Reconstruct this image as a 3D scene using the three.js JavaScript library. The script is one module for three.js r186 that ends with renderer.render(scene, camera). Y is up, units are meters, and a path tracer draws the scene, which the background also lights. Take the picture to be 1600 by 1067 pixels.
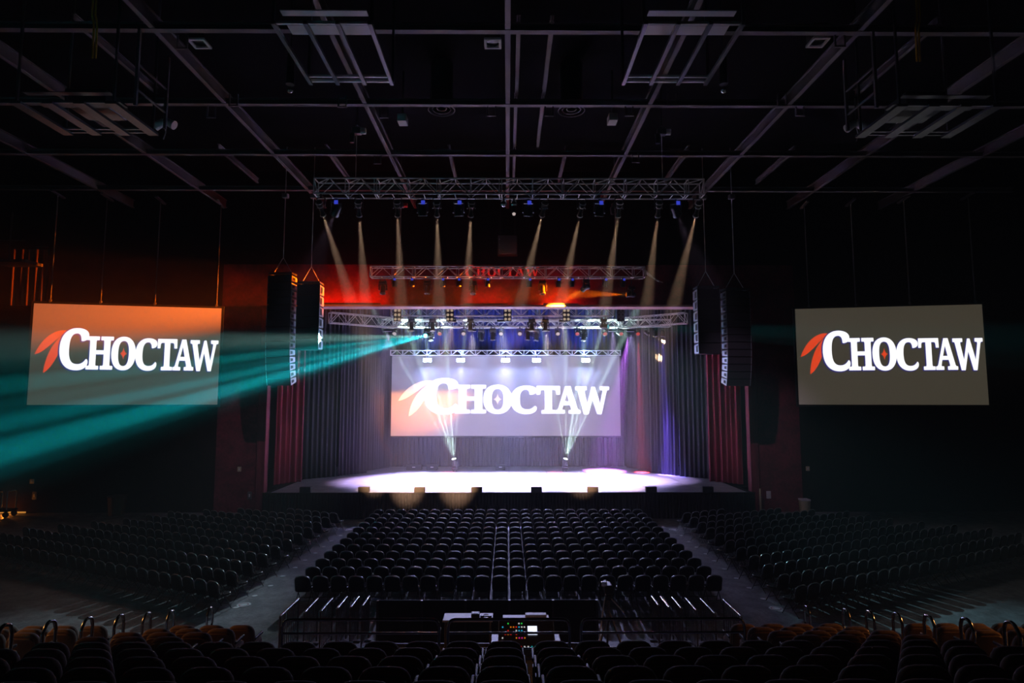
import * as THREE from 'three';
import { mergeGeometries, toCreasedNormals } from 'three/addons/utils/BufferGeometryUtils.js';
import { RoundedBoxGeometry } from 'three/addons/geometries/RoundedBoxGeometry.js';
import { TextGeometry } from 'three/addons/geometries/TextGeometry.js';
import { FontLoader } from 'three/addons/loaders/FontLoader.js';
import { RectAreaLightUniformsLib } from 'three/addons/lights/RectAreaLightUniformsLib.js';

// ------------------------------------------------------------------ camera, air, exposure
RectAreaLightUniformsLib.init();
const V = (x, y, z) => new THREE.Vector3(x, y, z);
const scene = new THREE.Scene();
scene.background = new THREE.Color(0x000000);
const F = 960, EYE = 6.1;                                   // focal length in pixels of the 1600 x 1067 frame, eye height
const camera = new THREE.PerspectiveCamera(2 * Math.atan(533.5 / F) * 180 / Math.PI, 1600 / 1067, 0.1, 200);
camera.position.set(0, EYE, 0);
camera.rotation.order = 'YXZ';
camera.rotation.set(Math.atan(88.5 / F), -Math.atan(7 / F), 0);
camera.updateMatrixWorld();
scene.fog = new THREE.FogExp2(0xffffff, 0.003);             // theatrical haze, even through the whole hall
const renderer = new THREE.WebGLRenderer();
renderer.toneMapping = THREE.LinearToneMapping;
renderer.toneMappingExposure = 1.0;
renderer.shadowMap.enabled = true;

// ------------------------------------------------------------------ helpers
const dirOf = (px, py) => V((px - 800) / F, -(py - 533.5) / F, -1).applyQuaternion(camera.quaternion);
const at = (px, py, depth) => { const v = dirOf(px, py); v.multiplyScalar(depth / -v.z); v.y += EYE; return v; };
const on = (px, py, y) => { const v = dirOf(px, py); v.multiplyScalar((y - EYE) / v.y); v.y += EYE; return v; };
const seenAt = (p) => { const q = p.clone().project(camera); return [800 + q.x * 800, 533.5 - q.y * 533.5]; };
let seed = 7;
const rnd = () => { seed = (seed * 1664525 + 1013904223) >>> 0; return seed / 4294967296; };
const NTH = ['first', 'second', 'third', 'fourth', 'fifth', 'sixth', 'seventh', 'eighth', 'ninth', 'tenth', 'eleventh', 'twelfth'];
const taken = new Map();
const numbered = (n) => { const k = taken.get(n) ?? 0; taken.set(n, k + 1); return k ? n + '_' + String(k).padStart(3, '0') : n; };
function tag(o, label, category, group) { o.userData.label = label; o.userData.category = category; if (group) o.userData.group = group; return o; }
function thing(name, label, category, pos, group) {
  const o = new THREE.Group(); o.name = numbered(name); if (pos) o.position.copy(pos);
  scene.add(o); return tag(o, label, category, group);
}
function part(name, geo, mat, parent, pos, quat) {
  const m = new THREE.Mesh(geo, mat); m.name = name; m.castShadow = m.receiveShadow = true;
  if (pos) m.position.copy(pos); if (quat) m.quaternion.copy(quat);
  parent.add(m); return m;
}
function struct(name, geo, mat, pos) { const m = part(name, geo, mat, scene, pos); m.userData.kind = 'structure'; return m; }
function copyOf(o, label, group) { const c = o.clone(); c.name = numbered(o.name.replace(/_\d{3}$/, '')); c.userData = { ...o.userData }; if (label) c.userData.label = label; if (group) c.userData.group = group; scene.add(c); return c; }
const box = (w, h, d, x = 0, y = 0, z = 0) => new THREE.BoxGeometry(w, h, d).translate(x, y, z);
const rbox = (w, h, d, r, x = 0, y = 0, z = 0, s = 2) => new RoundedBoxGeometry(w, h, d, s, r).translate(x, y, z);
const UPV = V(0, 1, 0);
function bar(a, b, r, seg = 8, r2 = r) {
  const d = b.clone().sub(a), g = new THREE.CylinderGeometry(r2, r, d.length(), seg);
  g.applyQuaternion(new THREE.Quaternion().setFromUnitVectors(UPV, d.clone().normalize()));
  return g.translate((a.x + b.x) / 2, (a.y + b.y) / 2, (a.z + b.z) / 2);
}
const tube = (pts, r, seg = 24, rad = 8, closed = false) => new THREE.TubeGeometry(new THREE.CatmullRomCurve3(pts, closed, 'catmullrom', 0.2), seg, r, rad, closed);
const merge = (list) => mergeGeometries(list.map((g) => { const n = g.index ? g.toNonIndexed() : g; for (const k of Object.keys(n.attributes)) if (!['position', 'normal', 'uv'].includes(k)) n.deleteAttribute(k); return n; }));
function slab(w, h, d, r, bevel = 0.012, seg = 3, rb = r, arch = 0) {           // rounded plate in the x-y plane, depth along z, centred; rb = lower corners, arch = rise of the top edge
  const s = new THREE.Shape(), x = w / 2 - bevel, y = h / 2 - bevel; r = Math.min(r, x, y); rb = Math.min(rb, x, y);
  s.moveTo(-x + rb, -y); s.lineTo(x - rb, -y); s.quadraticCurveTo(x, -y, x, -y + rb); s.lineTo(x, y - r - arch); s.quadraticCurveTo(x, y - arch * 0.6, x - r, y - arch * 0.3);
  if (arch) s.quadraticCurveTo(0, y + arch * 0.3, -x + r, y - arch * 0.3); else s.lineTo(-x + r, y);
  s.quadraticCurveTo(-x, y - arch * 0.6, -x, y - r - arch); s.lineTo(-x, -y + rb); s.quadraticCurveTo(-x, -y, -x + rb, -y);
  return toCreasedNormals(new THREE.ExtrudeGeometry(s, { depth: d - 2 * bevel, bevelEnabled: true, bevelThickness: bevel, bevelSize: bevel, bevelSegments: 3, curveSegments: seg }).translate(0, 0, -d / 2 + bevel), 1.0);
}
const quatTo = (from, to) => new THREE.Quaternion().setFromUnitVectors(from.clone().normalize(), to.clone().normalize());

// ------------------------------------------------------------------ materials
function noiseTex(n, f, srgb) {
  const d = new Uint8Array(n * n * 4);
  for (let y = 0; y < n; y++) for (let x = 0; x < n; x++) { const c = f(x, y); d.set([c[0], c[1], c[2], 255], (y * n + x) * 4); }
  const t = new THREE.DataTexture(d, n, n); t.wrapS = t.wrapT = THREE.RepeatWrapping; t.magFilter = THREE.LinearFilter;
  if (srgb) t.colorSpace = THREE.SRGBColorSpace; t.needsUpdate = true; return t;
}
const coarse = []; for (let i = 0; i < 64 * 64; i++) coarse.push(rnd());
const cz = (x, y, n, p) => { const u = x / n * p, v = y / n * p, i = Math.floor(u), j = Math.floor(v), a = u - i, b = v - j, g = (k, l) => coarse[((l % p + p) % p) * 64 + (k % p + p) % p]; return (g(i, j) * (1 - a) + g(i + 1, j) * a) * (1 - b) + (g(i, j + 1) * (1 - a) + g(i + 1, j + 1) * a) * b; };
const speckle = noiseTex(256, (x, y) => { const v = 150 + 60 * (rnd() - 0.5) + 50 * (cz(x, y, 256, 8) - 0.5) + 40 * (cz(x, y, 256, 32) - 0.5); return [v, v, v]; }, true);
const bumpy = noiseTex(256, () => { const v = 255 * rnd(); return [v, v, v]; });
const scuffs = noiseTex(512, (x, y) => { const v = 175 + 40 * (cz(x, y, 512, 16) - 0.5) + 30 * (cz(x, y, 512, 48) - 0.5) + 20 * (rnd() - 0.5) - (rnd() > 0.997 ? 60 : 0); return [v, v, v]; }, true);
const rep = (t, r) => { const c = t.clone(); c.repeat.set(r, r); c.needsUpdate = true; return c; };
const std = (o) => new THREE.MeshStandardMaterial(o);
const lin = (r, g, b) => new THREE.Color().setRGB(r, g, b);
const M = {
  carpet: std({ name: 'hall_floor', color: lin(0.62, 0.59, 0.63), map: rep(speckle, 0.5), roughness: 0.5, bumpMap: rep(bumpy, 1), bumpScale: 0.001 }),
  blackWall: new THREE.MeshPhysicalMaterial({ name: 'dark_wall', color: lin(0.036, 0.016, 0.013), map: rep(speckle, 0.3), roughness: 1, specularIntensity: 0.15 }),
  redWall: std({ name: 'dark_red_wall', color: lin(0.50, 0.055, 0.10), map: rep(speckle, 0.3), roughness: 0.8 }),
  ceilBlack: new THREE.MeshPhysicalMaterial({ name: 'black_ceiling', color: lin(0.006, 0.0055, 0.006), roughness: 1, specularIntensity: 0.06 }),
  beamPaint: std({ name: 'grey_painted_steel', color: lin(0.115, 0.1, 0.108), roughness: 0.6 }),
  stageFloor: std({ name: 'stage_floor', color: lin(0.5, 0.48, 0.5), map: rep(scuffs, 0.12), roughness: 0.45 }),
  velvet: std({ name: 'red_velvet', color: lin(0.24, 0.018, 0.045), roughness: 0.9 }),
  blackDrape: std({ name: 'black_drape', color: lin(0.02, 0.02, 0.026), roughness: 0.95 }),
  greyDrape: std({ name: 'grey_drape', color: lin(0.046, 0.037, 0.055), roughness: 0.9 }),
  brownDrape: std({ name: 'brown_drape', color: lin(0.22, 0.09, 0.045), roughness: 0.9 }),
  skirt: std({ name: 'stage_skirt_cloth', color: lin(0.05, 0.042, 0.038), roughness: 0.9 }),
  alu: std({ name: 'aluminium', color: lin(0.93, 0.91, 0.91), metalness: 0.1, roughness: 0.35 }),
  chrome: std({ name: 'chrome', color: lin(0.8, 0.8, 0.82), metalness: 1, roughness: 0.12 }),
  steel: std({ name: 'dark_steel', color: lin(0.12, 0.12, 0.13), metalness: 0.7, roughness: 0.4 }),
  fixture: std({ name: 'fixture_black', color: lin(0.035, 0.034, 0.038), roughness: 0.35 }),
  fixtureGrey: std({ name: 'fixture_grey', color: lin(0.16, 0.16, 0.17), roughness: 0.35, metalness: 0.3 }),
  speaker: std({ name: 'speaker_paint', color: lin(0.035, 0.033, 0.034), roughness: 0.55, map: rep(speckle, 6) }),
  speakerRig: std({ name: 'rigging_steel', color: lin(0.5, 0.5, 0.55), metalness: 0.5, roughness: 0.4 }),
  vinyl: std({ name: 'black_vinyl', color: lin(0.018, 0.016, 0.018), roughness: 0.24 }),
  chairMetal: std({ name: 'chair_metal', color: lin(0.06, 0.058, 0.06), metalness: 0.6, roughness: 0.4 }),
  tubeMetal: std({ name: 'chair_tube', color: lin(0.5, 0.49, 0.5), metalness: 1, roughness: 0.28 }),
  darkLens: std({ name: 'dark_lens', color: lin(0.02, 0.02, 0.025), roughness: 0.08 }),
  seatShell: std({ name: 'seat_shell', color: lin(0.15, 0.085, 0.055), roughness: 0.4 }),
  seatCloth: std({ name: 'seat_upholstery', color: lin(0.17, 0.10, 0.07), roughness: 0.85 }),
  white: std({ name: 'white_paint', color: lin(0.75, 0.75, 0.76), roughness: 0.5 }),
  cream: std({ name: 'cream_plastic', color: lin(0.6, 0.52, 0.32), roughness: 0.5 }),
  tan: std({ name: 'tan_speaker', color: lin(0.28, 0.22, 0.16), roughness: 0.6, map: rep(speckle, 6) }),
  brown: std({ name: 'brown_plastic', color: lin(0.16, 0.08, 0.045), roughness: 0.6 }),
  yellowChain: std({ name: 'yellow_strap', color: lin(0.7, 0.42, 0.02), roughness: 0.6 }),
  screenFrame: std({ name: 'screen_border', color: lin(0.012, 0.012, 0.012), roughness: 0.8 }),
  desk: std({ name: 'desk_top', color: lin(0.7, 0.7, 0.74), roughness: 0.4 }),
  redLetter: std({ name: 'red_letter', color: lin(0.75, 0.05, 0.06), roughness: 0.4 }),
  pinkLedge: std({ name: 'ledge_paint', color: lin(0.55, 0.32, 0.36), roughness: 0.6 }),
};
const glowCache = new Map();
function glow(hex, k) { if (k < 0.1) return M.darkLens; const id = hex + '_' + k; if (!glowCache.has(id)) glowCache.set(id, std({ name: 'lamp_glow', color: 0x101010, emissive: hex, emissiveIntensity: k, roughness: 0.3 })); return glowCache.get(id); }

// ------------------------------------------------------------------ light helper
function spot(from, to, color, candela, angle, penumbra = 0.35, radius = 2) {
  const l = new THREE.SpotLight(color, candela, 0, angle, penumbra, 2);
  l.name = 'lamp_beam'; l.position.copy(from); l.target.position.copy(to); l.castShadow = true; l.shadow.radius = radius;
  l.shadow.mapSize.set(512, 512); scene.add(l, l.target); return l;
}

// ================================================================== THE SETTING
const ZW = -33.7, ZS = -31.87, SH = 1.3, CEIL = 16.67, HALF = 29;   // proscenium wall, stage lip, stage height, beam underside, half width
const STAGE_Z = -45;
function floorGeo(w, h, d, x, y, z) { const g = box(w, h, d, x, y, z), p = g.attributes.position, n = g.attributes.normal, u = g.attributes.uv; for (let i = 0; i < p.count; i++) { const ny = Math.abs(n.getY(i)) > 0.5, nx = Math.abs(n.getX(i)) > 0.5; u.setXY(i, nx ? p.getZ(i) : p.getX(i), ny ? p.getZ(i) : p.getY(i)); } return g; }
struct('floor', floorGeo(2 * HALF, 0.3, 52, 0, -0.15, -20.5), M.carpet);
struct('wall_left', floorGeo(0.4, 19, 52, -HALF - 0.2, 9.35, -20.5), M.blackWall);
struct('wall_right', floorGeo(0.4, 19, 52, HALF + 0.2, 9.35, -20.5), M.blackWall);
struct('wall_rear', floorGeo(2 * HALF, 19, 0.4, 0, 9.35, 5.4), M.blackWall);
struct('wall_front', merge([
  floorGeo(HALF - 15.75, 18.85, 0.5, -(HALF + 15.75) / 2, 9.42, ZW - 0.25), floorGeo(HALF - 15.95, 18.85, 0.5, (HALF + 15.95) / 2, 9.42, ZW - 0.25),
  floorGeo(31.7, 18.85 - 13.5, 0.5, 0.1, (18.85 + 13.5) / 2, ZW - 0.25)]), M.blackWall);
struct('wall_proscenium', merge([
  floorGeo(2.25, 13.5, 0.45, -14.625, 6.75, ZW - 0.225), floorGeo(2.35, 13.5, 0.45, 14.775, 6.75, ZW - 0.225), floorGeo(27.1, 2.33, 0.45, 0.05, 12.335, ZW - 0.225)]), M.redWall);
struct('trim_1', rbox(0.46, 11.17, 0.5, 0.03, -13.27, 5.585, ZW - 0.1), M.redWall);
struct('trim_2', rbox(0.46, 11.17, 0.5, 0.03, 13.37, 5.585, ZW - 0.1), M.redWall);
struct('trim_3', rbox(26.2, 0.12, 1.0, 0.02, 0.05, 11.11, ZW + 0.1), M.pinkLedge);
struct('wall_stage_back', floorGeo(34, 18.85, 0.4, 0, 9.42, STAGE_Z - 0.4), M.ceilBlack);
struct('wall_stage_left', floorGeo(0.4, 18.85, 11.2, -16.6, 9.42, -39.6), M.ceilBlack);
struct('wall_stage_right', floorGeo(0.4, 18.85, 11.2, 16.6, 9.42, -39.6), M.ceilBlack);
// stage floor of laid panels, with the lip in front
{
  const st = struct('floor_stage', merge([floorGeo(25.1, SH - 0.03, 2.1, 0.1, (SH - 0.03) / 2, ZS - 1.06), floorGeo(32.6, SH - 0.03, 11.0, 0, (SH - 0.03) / 2, -39.6)]), M.ceilBlack);
  const pw = 2.44, pd = 1.22, pg = [0, 1].map(() => { const g = rbox(pw - 0.012, 0.03, pd - 0.012, 0.004); const u = g.attributes.uv, p = g.attributes.position, o = rnd() * 5; for (let i = 0; i < p.count; i++) u.setXY(i, p.getX(i) + o, p.getZ(i) + o); return g; });
  let k = 0;
  for (let zi = 0; zi < 10; zi++) for (let xi = -5; xi < 5; xi++) { k++; part('floor_panel', pg[k % 2], M.stageFloor, st, V(0.1 + (xi + 0.5) * pw, SH - 0.015, ZS - 0.02 - (zi + 0.5) * pd)); }
}
// ceiling deck with its painted steel grid
{
  const c = struct('ceiling', floorGeo(2 * HALF, 0.3, 52, 0, 18.99, -20.5), M.ceilBlack);
  const iBeam = (len, w, h) => merge([box(w, 0.03, len, 0, 0.015, 0), box(0.03, h, len, 0, h / 2, 0), box(w, 0.03, len, 0, h - 0.015, 0)]);
  const g1 = iBeam(33, 0.16, 0.45);
  for (const x of [-20.9, -15.75, -10.2, -5.15, 0, 5.15, 10.2, 15.75, 20.9]) part('beam', g1, M.beamPaint, c, V(x, CEIL, -17.1));
  const g2 = iBeam(52, 0.2, 0.22); g2.rotateY(Math.PI / 2);
  for (const z of [-7.8, -12.35, -16.9, -21.4, -26.0, -30.6]) part('beam', g2, M.beamPaint, c, V(0, CEIL - 0.02, z));
  const g3 = iBeam(4.3, 0.12, 0.25);
  for (const [x, z] of [[0.32, -19.1], [1.3, -19.1], [0.3, -23.7], [1.3, -23.7], [0.3, -28.3], [-2.6, -28.3], [2.6, -28.3], [-8, -28.3], [8, -28.3], [-12.7, -28.3], [12.7, -28.3], [-12.6, -19.1], [12.6, -19.1]]) part('joist', g3, M.beamPaint, c, V(x, CEIL + 0.3, z));
  const u = merge([box(0.05, 0.42, 0.05, -0.14, 0, 0), box(0.05, 0.42, 0.05, 0.14, 0, 0), box(0.33, 0.05, 0.05, 0, -0.21, 0)]);
  for (const [px, py] of [[535, 158], [600, 175], [768, 172], [858, 172], [983, 172], [1050, 155], [365, 156], [330, 175], [1222, 156], [1250, 172], [590, 248], [993, 246], [285, 65], [1312, 62]]) part('hanger_bracket', u, M.beamPaint, c, on(px, py, CEIL - 0.15));
}
// raked seating platform: one step for every row
const ROW = (i) => ({ z: -5.36 - 0.86 * i, step: 3.0 - 0.25 * i });
{
  const p = struct('seating_platform', floorGeo(50, 3.25, 8.6, 0, 1.625, -0.63), M.carpet);
  for (let i = 0; i < 9; i++) {
    const r = ROW(i), g = (x0, x1) => floorGeo(x1 - x0, r.step, 0.86, (x0 + x1) / 2, r.step / 2, 0);
    if (i < 5) part('step', g(-25, 25), M.carpet, p, V(0, 0, r.z + 0.02));
    else for (const [x0, x1] of [[-25, -4.15], [4.15, 25]]) part('step', g(x0, x1), M.carpet, p, V(0, 0, r.z + 0.02));
  }
  for (let i = 9; i < 12; i++) for (const s of [-1, 1]) { const r = ROW(i); part('step', floorGeo(1.1, r.step, 0.86, s * 6.9, r.step / 2, 0), M.carpet, p, V(0, 0, r.z + 0.02)); }
}

// ================================================================== DRAPES
function drape(pts, y0, y1, fold, amp, sway = 0.25) {
  const path = new THREE.CatmullRomCurve3(pts.map(([x, z]) => V(x, 0, z)), false, 'catmullrom', 0), L = path.getLength(), n = Math.round(L / fold * 10), pos = [], uv = [], idx = [], rows = 7;
  const ph = []; for (let i = 0; i <= n; i++) ph.push((i ? ph[i - 1] : 0) + (2 * Math.PI / 10) * (0.75 + 0.5 * rnd()));
  for (let j = 0; j <= rows; j++) for (let i = 0; i <= n; i++) {
    const t = i / n, p = path.getPointAt(t), d = path.getTangentAt(t), v = j / rows, a = amp * (1 - sway + sway * Math.sin(v * 2 + i * 0.37)) * Math.sin(ph[i] + 0.15 * Math.sin(v * 3));
    pos.push(p.x - d.z * a, y0 + (y1 - y0) * v, p.z + d.x * a); uv.push(t * L, v * (y1 - y0));
  }
  for (let j = 0; j < rows; j++) for (let i = 0; i < n; i++) { const a = j * (n + 1) + i, b = a + 1, c = a + n + 1, e = c + 1; idx.push(a, b, c, b, e, c); }
  const g = new THREE.BufferGeometry(); g.setAttribute('position', new THREE.Float32BufferAttribute(pos, 3)); g.setAttribute('uv', new THREE.Float32BufferAttribute(uv, 2)); g.setIndex(idx); g.computeVertexNormals(); return g;
}
for (const m of Object.values(M)) if (/drape|velvet|skirt/.test(m.name)) m.side = THREE.DoubleSide;
function curtain(name, label, pts, y1, mat, fold, amp) { const m = part(numbered(name), drape(pts, SH + 0.01, y1, fold, amp), mat, scene); return tag(m, label, 'curtain'); }
curtain('house_curtain', 'red velvet house curtain gathered beside the orange-lit speaker hang', [[-13.0, -34.7], [-12.5, -35.6], [-11.85, -36.2]], 12.6, M.velvet, 0.34, 0.13);
curtain('house_curtain', 'red velvet house curtain gathered on the side of the blue-lit speaker hangs', [[13.1, -34.7], [12.5, -35.5], [11.7, -36.1]], 12.6, M.velvet, 0.34, 0.13);
curtain('leg_drape', 'black leg drape beside the teal beam lamp', [[-12.3, -37.0], [-10.55, -38.4]], 12.7, M.blackDrape, 0.3, 0.08);
curtain('leg_drape', 'black leg drape beside the violet-lit pleated drapes', [[12.2, -37.0], [10.6, -38.4]], 12.7, M.blackDrape, 0.3, 0.08);
curtain('side_drape', 'grey pleated side drape behind the teal fan of light', [[-10.5, -38.65], [-9.1, -40.3]], 12.8, M.greyDrape, 0.26, 0.1);
curtain('side_drape', 'grey pleated side drape washed in violet and red light', [[10.6, -38.65], [9.2, -40.3]], 12.8, M.greyDrape, 0.26, 0.1);
curtain('side_drape', 'grey pleated drape upstage by the orange half of the centre screen', [[-9.5, -41.0], [-8.3, -43.6]], 12.9, M.greyDrape, 0.26, 0.09);
curtain('side_drape', 'grey pleated drape upstage with a bright blue lit patch', [[9.5, -41.0], [8.25, -43.4]], 12.9, M.greyDrape, 0.26, 0.09);
curtain('backdrop', 'dark pleated backdrop curtain behind the centre screen', [[-9.6, -44.2], [9.6, -44.2]], 13.2, M.greyDrape, 0.3, 0.1);
{
  const g = mergeGeometries([drape([[-12.4, ZS + 0.07], [12.6, ZS + 0.07]], 0.02, SH - 0.04, 0.16, 0.035)]);
  const s = thing('stage_skirt', 'long black pleated skirt hanging from the stage lip', 'stage skirt', V(0, 0, 0));
  part('skirt_cloth', g, M.skirt, s); part('lip_trim', box(25.1, 0.06, 0.05, 0.1, SH - 0.005, ZS + 0.03), M.skirt, s);
}

// ================================================================== SCREENS
function logo(bg, k) {                                         // flat projected picture; k is the look of the letters
  const W = 1280, Hh = 700, cv = document.createElement('canvas'); cv.width = W; cv.height = Hh; const c = cv.getContext('2d');
  c.fillStyle = bg; c.fillRect(0, 0, W, Hh);
  const X = (x) => (x - k.x0) / (k.x1 - k.x0) * W, Y = (y) => (y - k.y0) / (k.y1 - k.y0) * Hh;
  const feather = (p) => { c.beginPath(); c.moveTo(X(p[0]), Y(p[1])); c.bezierCurveTo(X(p[2]), Y(p[3]), X(p[4]), Y(p[5]), X(p[6]), Y(p[7])); c.bezierCurveTo(X(p[8]), Y(p[9]), X(p[10]), Y(p[11]), X(p[0]), Y(p[1])); c.fill(); };
  c.fillStyle = k.red;
  feather([352, 290, 285, 274, 180, 325, 125, 470, 190, 456, 232, 392, 300, 325]);
  feather([350, 302, 285, 340, 205, 440, 195, 608, 255, 570, 300, 480, 322, 360]);
  c.strokeStyle = k.vein; c.lineWidth = 3;
  for (const v of [[340, 300, 260, 340, 190, 405, 130, 465], [335, 325, 280, 390, 230, 480, 200, 600]]) { c.beginPath(); c.moveTo(X(v[0]), Y(v[1])); c.bezierCurveTo(X(v[2]), Y(v[3]), X(v[4]), Y(v[5]), X(v[6]), Y(v[7])); c.stroke(); }
  const L = [['C', 305, 272, 515, 582], ['H', 503, 333, 700, 574], ['O', 690, 330, 870, 580], ['C', 872, 338, 1036, 582], ['T', 1040, 343, 1192, 576], ['A', 1165, 345, 1325, 576], ['W', 1298, 348, 1516, 580]];
  c.font = 'bold 400px serif'; c.textBaseline = 'alphabetic'; c.lineJoin = 'round';
  for (const pass of [0, 1]) for (const [ch, x0, y0, x1, y1] of L) {
    const m = c.measureText(ch), w = m.actualBoundingBoxRight + m.actualBoundingBoxLeft, h = m.actualBoundingBoxAscent + m.actualBoundingBoxDescent;
    c.save(); c.translate(X(x0) - (pass ? 0 : k.shift), Y(y1) + (pass ? 0 : k.shift * 0.6)); c.scale((X(x1) - X(x0)) / w, (Y(y1) - Y(y0)) / h);
    if (pass) { c.fillStyle = '#ffffff'; c.strokeStyle = '#ffffff'; c.lineWidth = 14; } else { c.fillStyle = k.edge; c.strokeStyle = k.edge; c.lineWidth = 26; }
    c.fillText(ch, m.actualBoundingBoxLeft, -m.actualBoundingBoxDescent); c.strokeText(ch, m.actualBoundingBoxLeft, -m.actualBoundingBoxDescent); c.restore();
  }
  c.fillStyle = k.red; const px = X(780), py = Y(456), a = X(808) - px, b = Y(506) - py;
  c.beginPath(); c.moveTo(px, py - b); c.quadraticCurveTo(px + a * 0.15, py - b * 0.15, px + a, py); c.quadraticCurveTo(px + a * 0.15, py + b * 0.15, px, py + b); c.quadraticCurveTo(px - a * 0.15, py + b * 0.15, px - a, py); c.quadraticCurveTo(px - a * 0.15, py - b * 0.15, px, py - b); c.fill();
  c.beginPath(); c.arc(px, py, a * 0.6, 0, 7); c.fill();
  const t = new THREE.CanvasTexture(cv); t.colorSpace = THREE.SRGBColorSpace; t.magFilter = THREE.LinearFilter; return t;
}
const sideLogo = logo('#3a352b', { x0: 95, x1: 1530, y0: 90, y1: 843, red: '#d8401c', vein: '#c03010', edge: '#2c2a70', shift: 5 });
const midLogo = logo('#1c1a20', { x0: 80, x1: 1590, y0: 70, y1: 780, red: '#c8a890', vein: '#c8a890', edge: '#8080b0', shift: 1 });
function screenMat(tex, k) { return std({ name: 'projected_screen', color: lin(0.62, 0.6, 0.56), roughness: 0.9, emissive: 0xffffff, emissiveMap: tex, emissiveIntensity: k }); }
function screen(label, a, b, y0, y1, mat, light) {              // a = left bottom corner, b = right bottom corner as the audience sees it
  const d = V(b.x - a.x, 0, b.z - a.z), w = d.length(), h = y1 - y0, s = thing('projection_screen', label, 'screen', V((a.x + b.x) / 2, y0, (a.z + b.z) / 2));
  s.rotation.y = Math.atan2(-d.z, d.x);
  part('screen_surface', new THREE.PlaneGeometry(w, h).translate(0, h / 2, 0.045), mat, s);
  const e = 0.12; part('frame', merge([box(w + 2 * e, e, 0.08, 0, h + e / 2, 0), box(w + 2 * e, e, 0.08, 0, -e / 2, 0), box(e, h, 0.08, -w / 2 - e / 2, h / 2, 0), box(e, h, 0.08, w / 2 + e / 2, h / 2, 0)]), M.screenFrame, s);
  part('backing', box(w, h, 0.03, 0, h / 2, 0.01), M.screenFrame, s);
  if (light) { const l = new THREE.RectAreaLight(light[0], light[1], w, h); l.name = 'screen_glow'; s.add(l); l.position.set(0, h / 2, 0.09); l.rotation.y = Math.PI; }
  return [s, w, h];
}
const matSide = screenMat(sideLogo, 1.15), matMid = screenMat(midLogo, 1.7);
for (const [label, a, b] of [['white projection screen glowing orange, white serif lettering with red feathers', V(-23.97, 0, -31), V(-15.32, 0, -32.75)], ['white projection screen without orange light, white serif lettering with red feathers', V(15.5, 0, -32.75), V(24.28, 0, -31)]]) {
  const [s, w, h] = screen(label, a, b, 5.76, 10.88, matSide);
  for (const f of [-0.42, -0.16, 0.13, 0.47]) {
    const r = part('hanger_rod', bar(V(f * w, h + 0.1, 0), V(f * w, CEIL - 5.76 - 0.1, 0), 0.03), M.beamPaint, s);
    const ch = part('ceiling_channel', box(0.14, 0.09, 1.3, f * w, CEIL - 5.76 - 0.06, 0), M.beamPaint, s); ch.rotation.y = 0;
    part('rod_clamp', box(0.1, 0.16, 0.1, f * w, h + 0.14, 0), M.beamPaint, r);
  }
}
const [mid] = screen('wide centre stage screen with glowing white lettering under the zigzag truss', V(-8.0, 0, -42.6), V(7.78, 0, -42.6), 3.52, 9.0, matMid);
for (const x of [-7, -3.5, 0, 3.5, 7]) part('tie_bar', box(0.06, 0.06, 0.3, x, 9.06 - 3.52, 0.19), M.steel, mid);

// ================================================================== TRUSSES
function truss(label, a, b, w, h, bay, r = 0.028, lines = true, group) {       // a, b = ends of the bottom front chord's line (centre of section)
  const d = b.clone().sub(a), L = d.length(), t = thing('lighting_truss', label, 'truss', a, group); t.rotation.y = Math.atan2(-d.z, d.x);
  const n = Math.round(L / bay), s = L / n, ch = bar(V(0, 0, 0), V(L, 0, 0), r, 10);
  for (const [y, z] of [[0, w / 2], [0, -w / 2], [h, w / 2], [h, -w / 2]]) part('chord', ch, M.alu, t, V(0, y, z));
  const br = r * 0.62, up = bar(V(0, 0, 0), V(0, h, 0), br, 6), cross = bar(V(0, 0, -w / 2), V(0, 0, w / 2), br, 6);
  const dg = [bar(V(0, 0, 0), V(s, h, 0), br, 6), bar(V(0, h, 0), V(s, 0, 0), br, 6)], fl = [bar(V(0, 0, -w / 2), V(s, 0, w / 2), br, 6), bar(V(0, 0, w / 2), V(s, 0, -w / 2), br, 6)];
  for (let i = 0; i < n; i++) {
    const k = i % 2;
    part('brace', dg[k], M.alu, t, V(i * s, 0, w / 2)); part('brace', dg[k], M.alu, t, V(i * s, 0, -w / 2));
    part('brace', cross, M.alu, t, V(i * s, k ? h : 0, 0)); part('brace', cross, M.alu, t, V(i * s, k ? 0 : h, 0));
    if (!k) { part('brace', up, M.alu, t, V(i * s, 0, w / 2)); part('brace', up, M.alu, t, V(i * s, 0, -w / 2)); part('brace', fl[0], M.alu, t, V(i * s, h, 0)); }
    if (i % 4 === 0 && i) { part('brace', up, M.alu, t, V(i * s - 0.09, 0, w / 2)); part('brace', cross, M.alu, t, V(i * s - 0.09, 0, 0)); }
  }
  if (lines) part('suspension_line', merge([0.12, 0.5, 0.88].map((f) => bar(V(L * f, h + r + 0.005, w / 2), V(L * f, 18.83 - a.y, w / 2), 0.015, 6))), M.steel, t);
  for (const x of [0, L]) { part('end_frame', merge([bar(V(0, 0, w / 2), V(0, h, w / 2), r * 0.8), bar(V(0, 0, -w / 2), V(0, h, -w / 2), r * 0.8), bar(V(0, h, -w / 2), V(0, h, w / 2), r * 0.8), bar(V(0, 0, -w / 2), V(0, 0, w / 2), r * 0.8), bar(V(0, 0, -w / 2), V(0, h, w / 2), r * 0.6)]), M.alu, t, V(x, 0, 0)); }
  return t;
}
const T1Y = 13.75, T1Z = -22.78, T2Y = 12.39, T2Z = -31.75;
truss('box truss over the floor seats carrying ten downward spotlights', V(-7.28, T1Y, T1Z), V(7.42, T1Y, T1Z), 0.55, 0.6, 0.58, 0.032, false);
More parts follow.
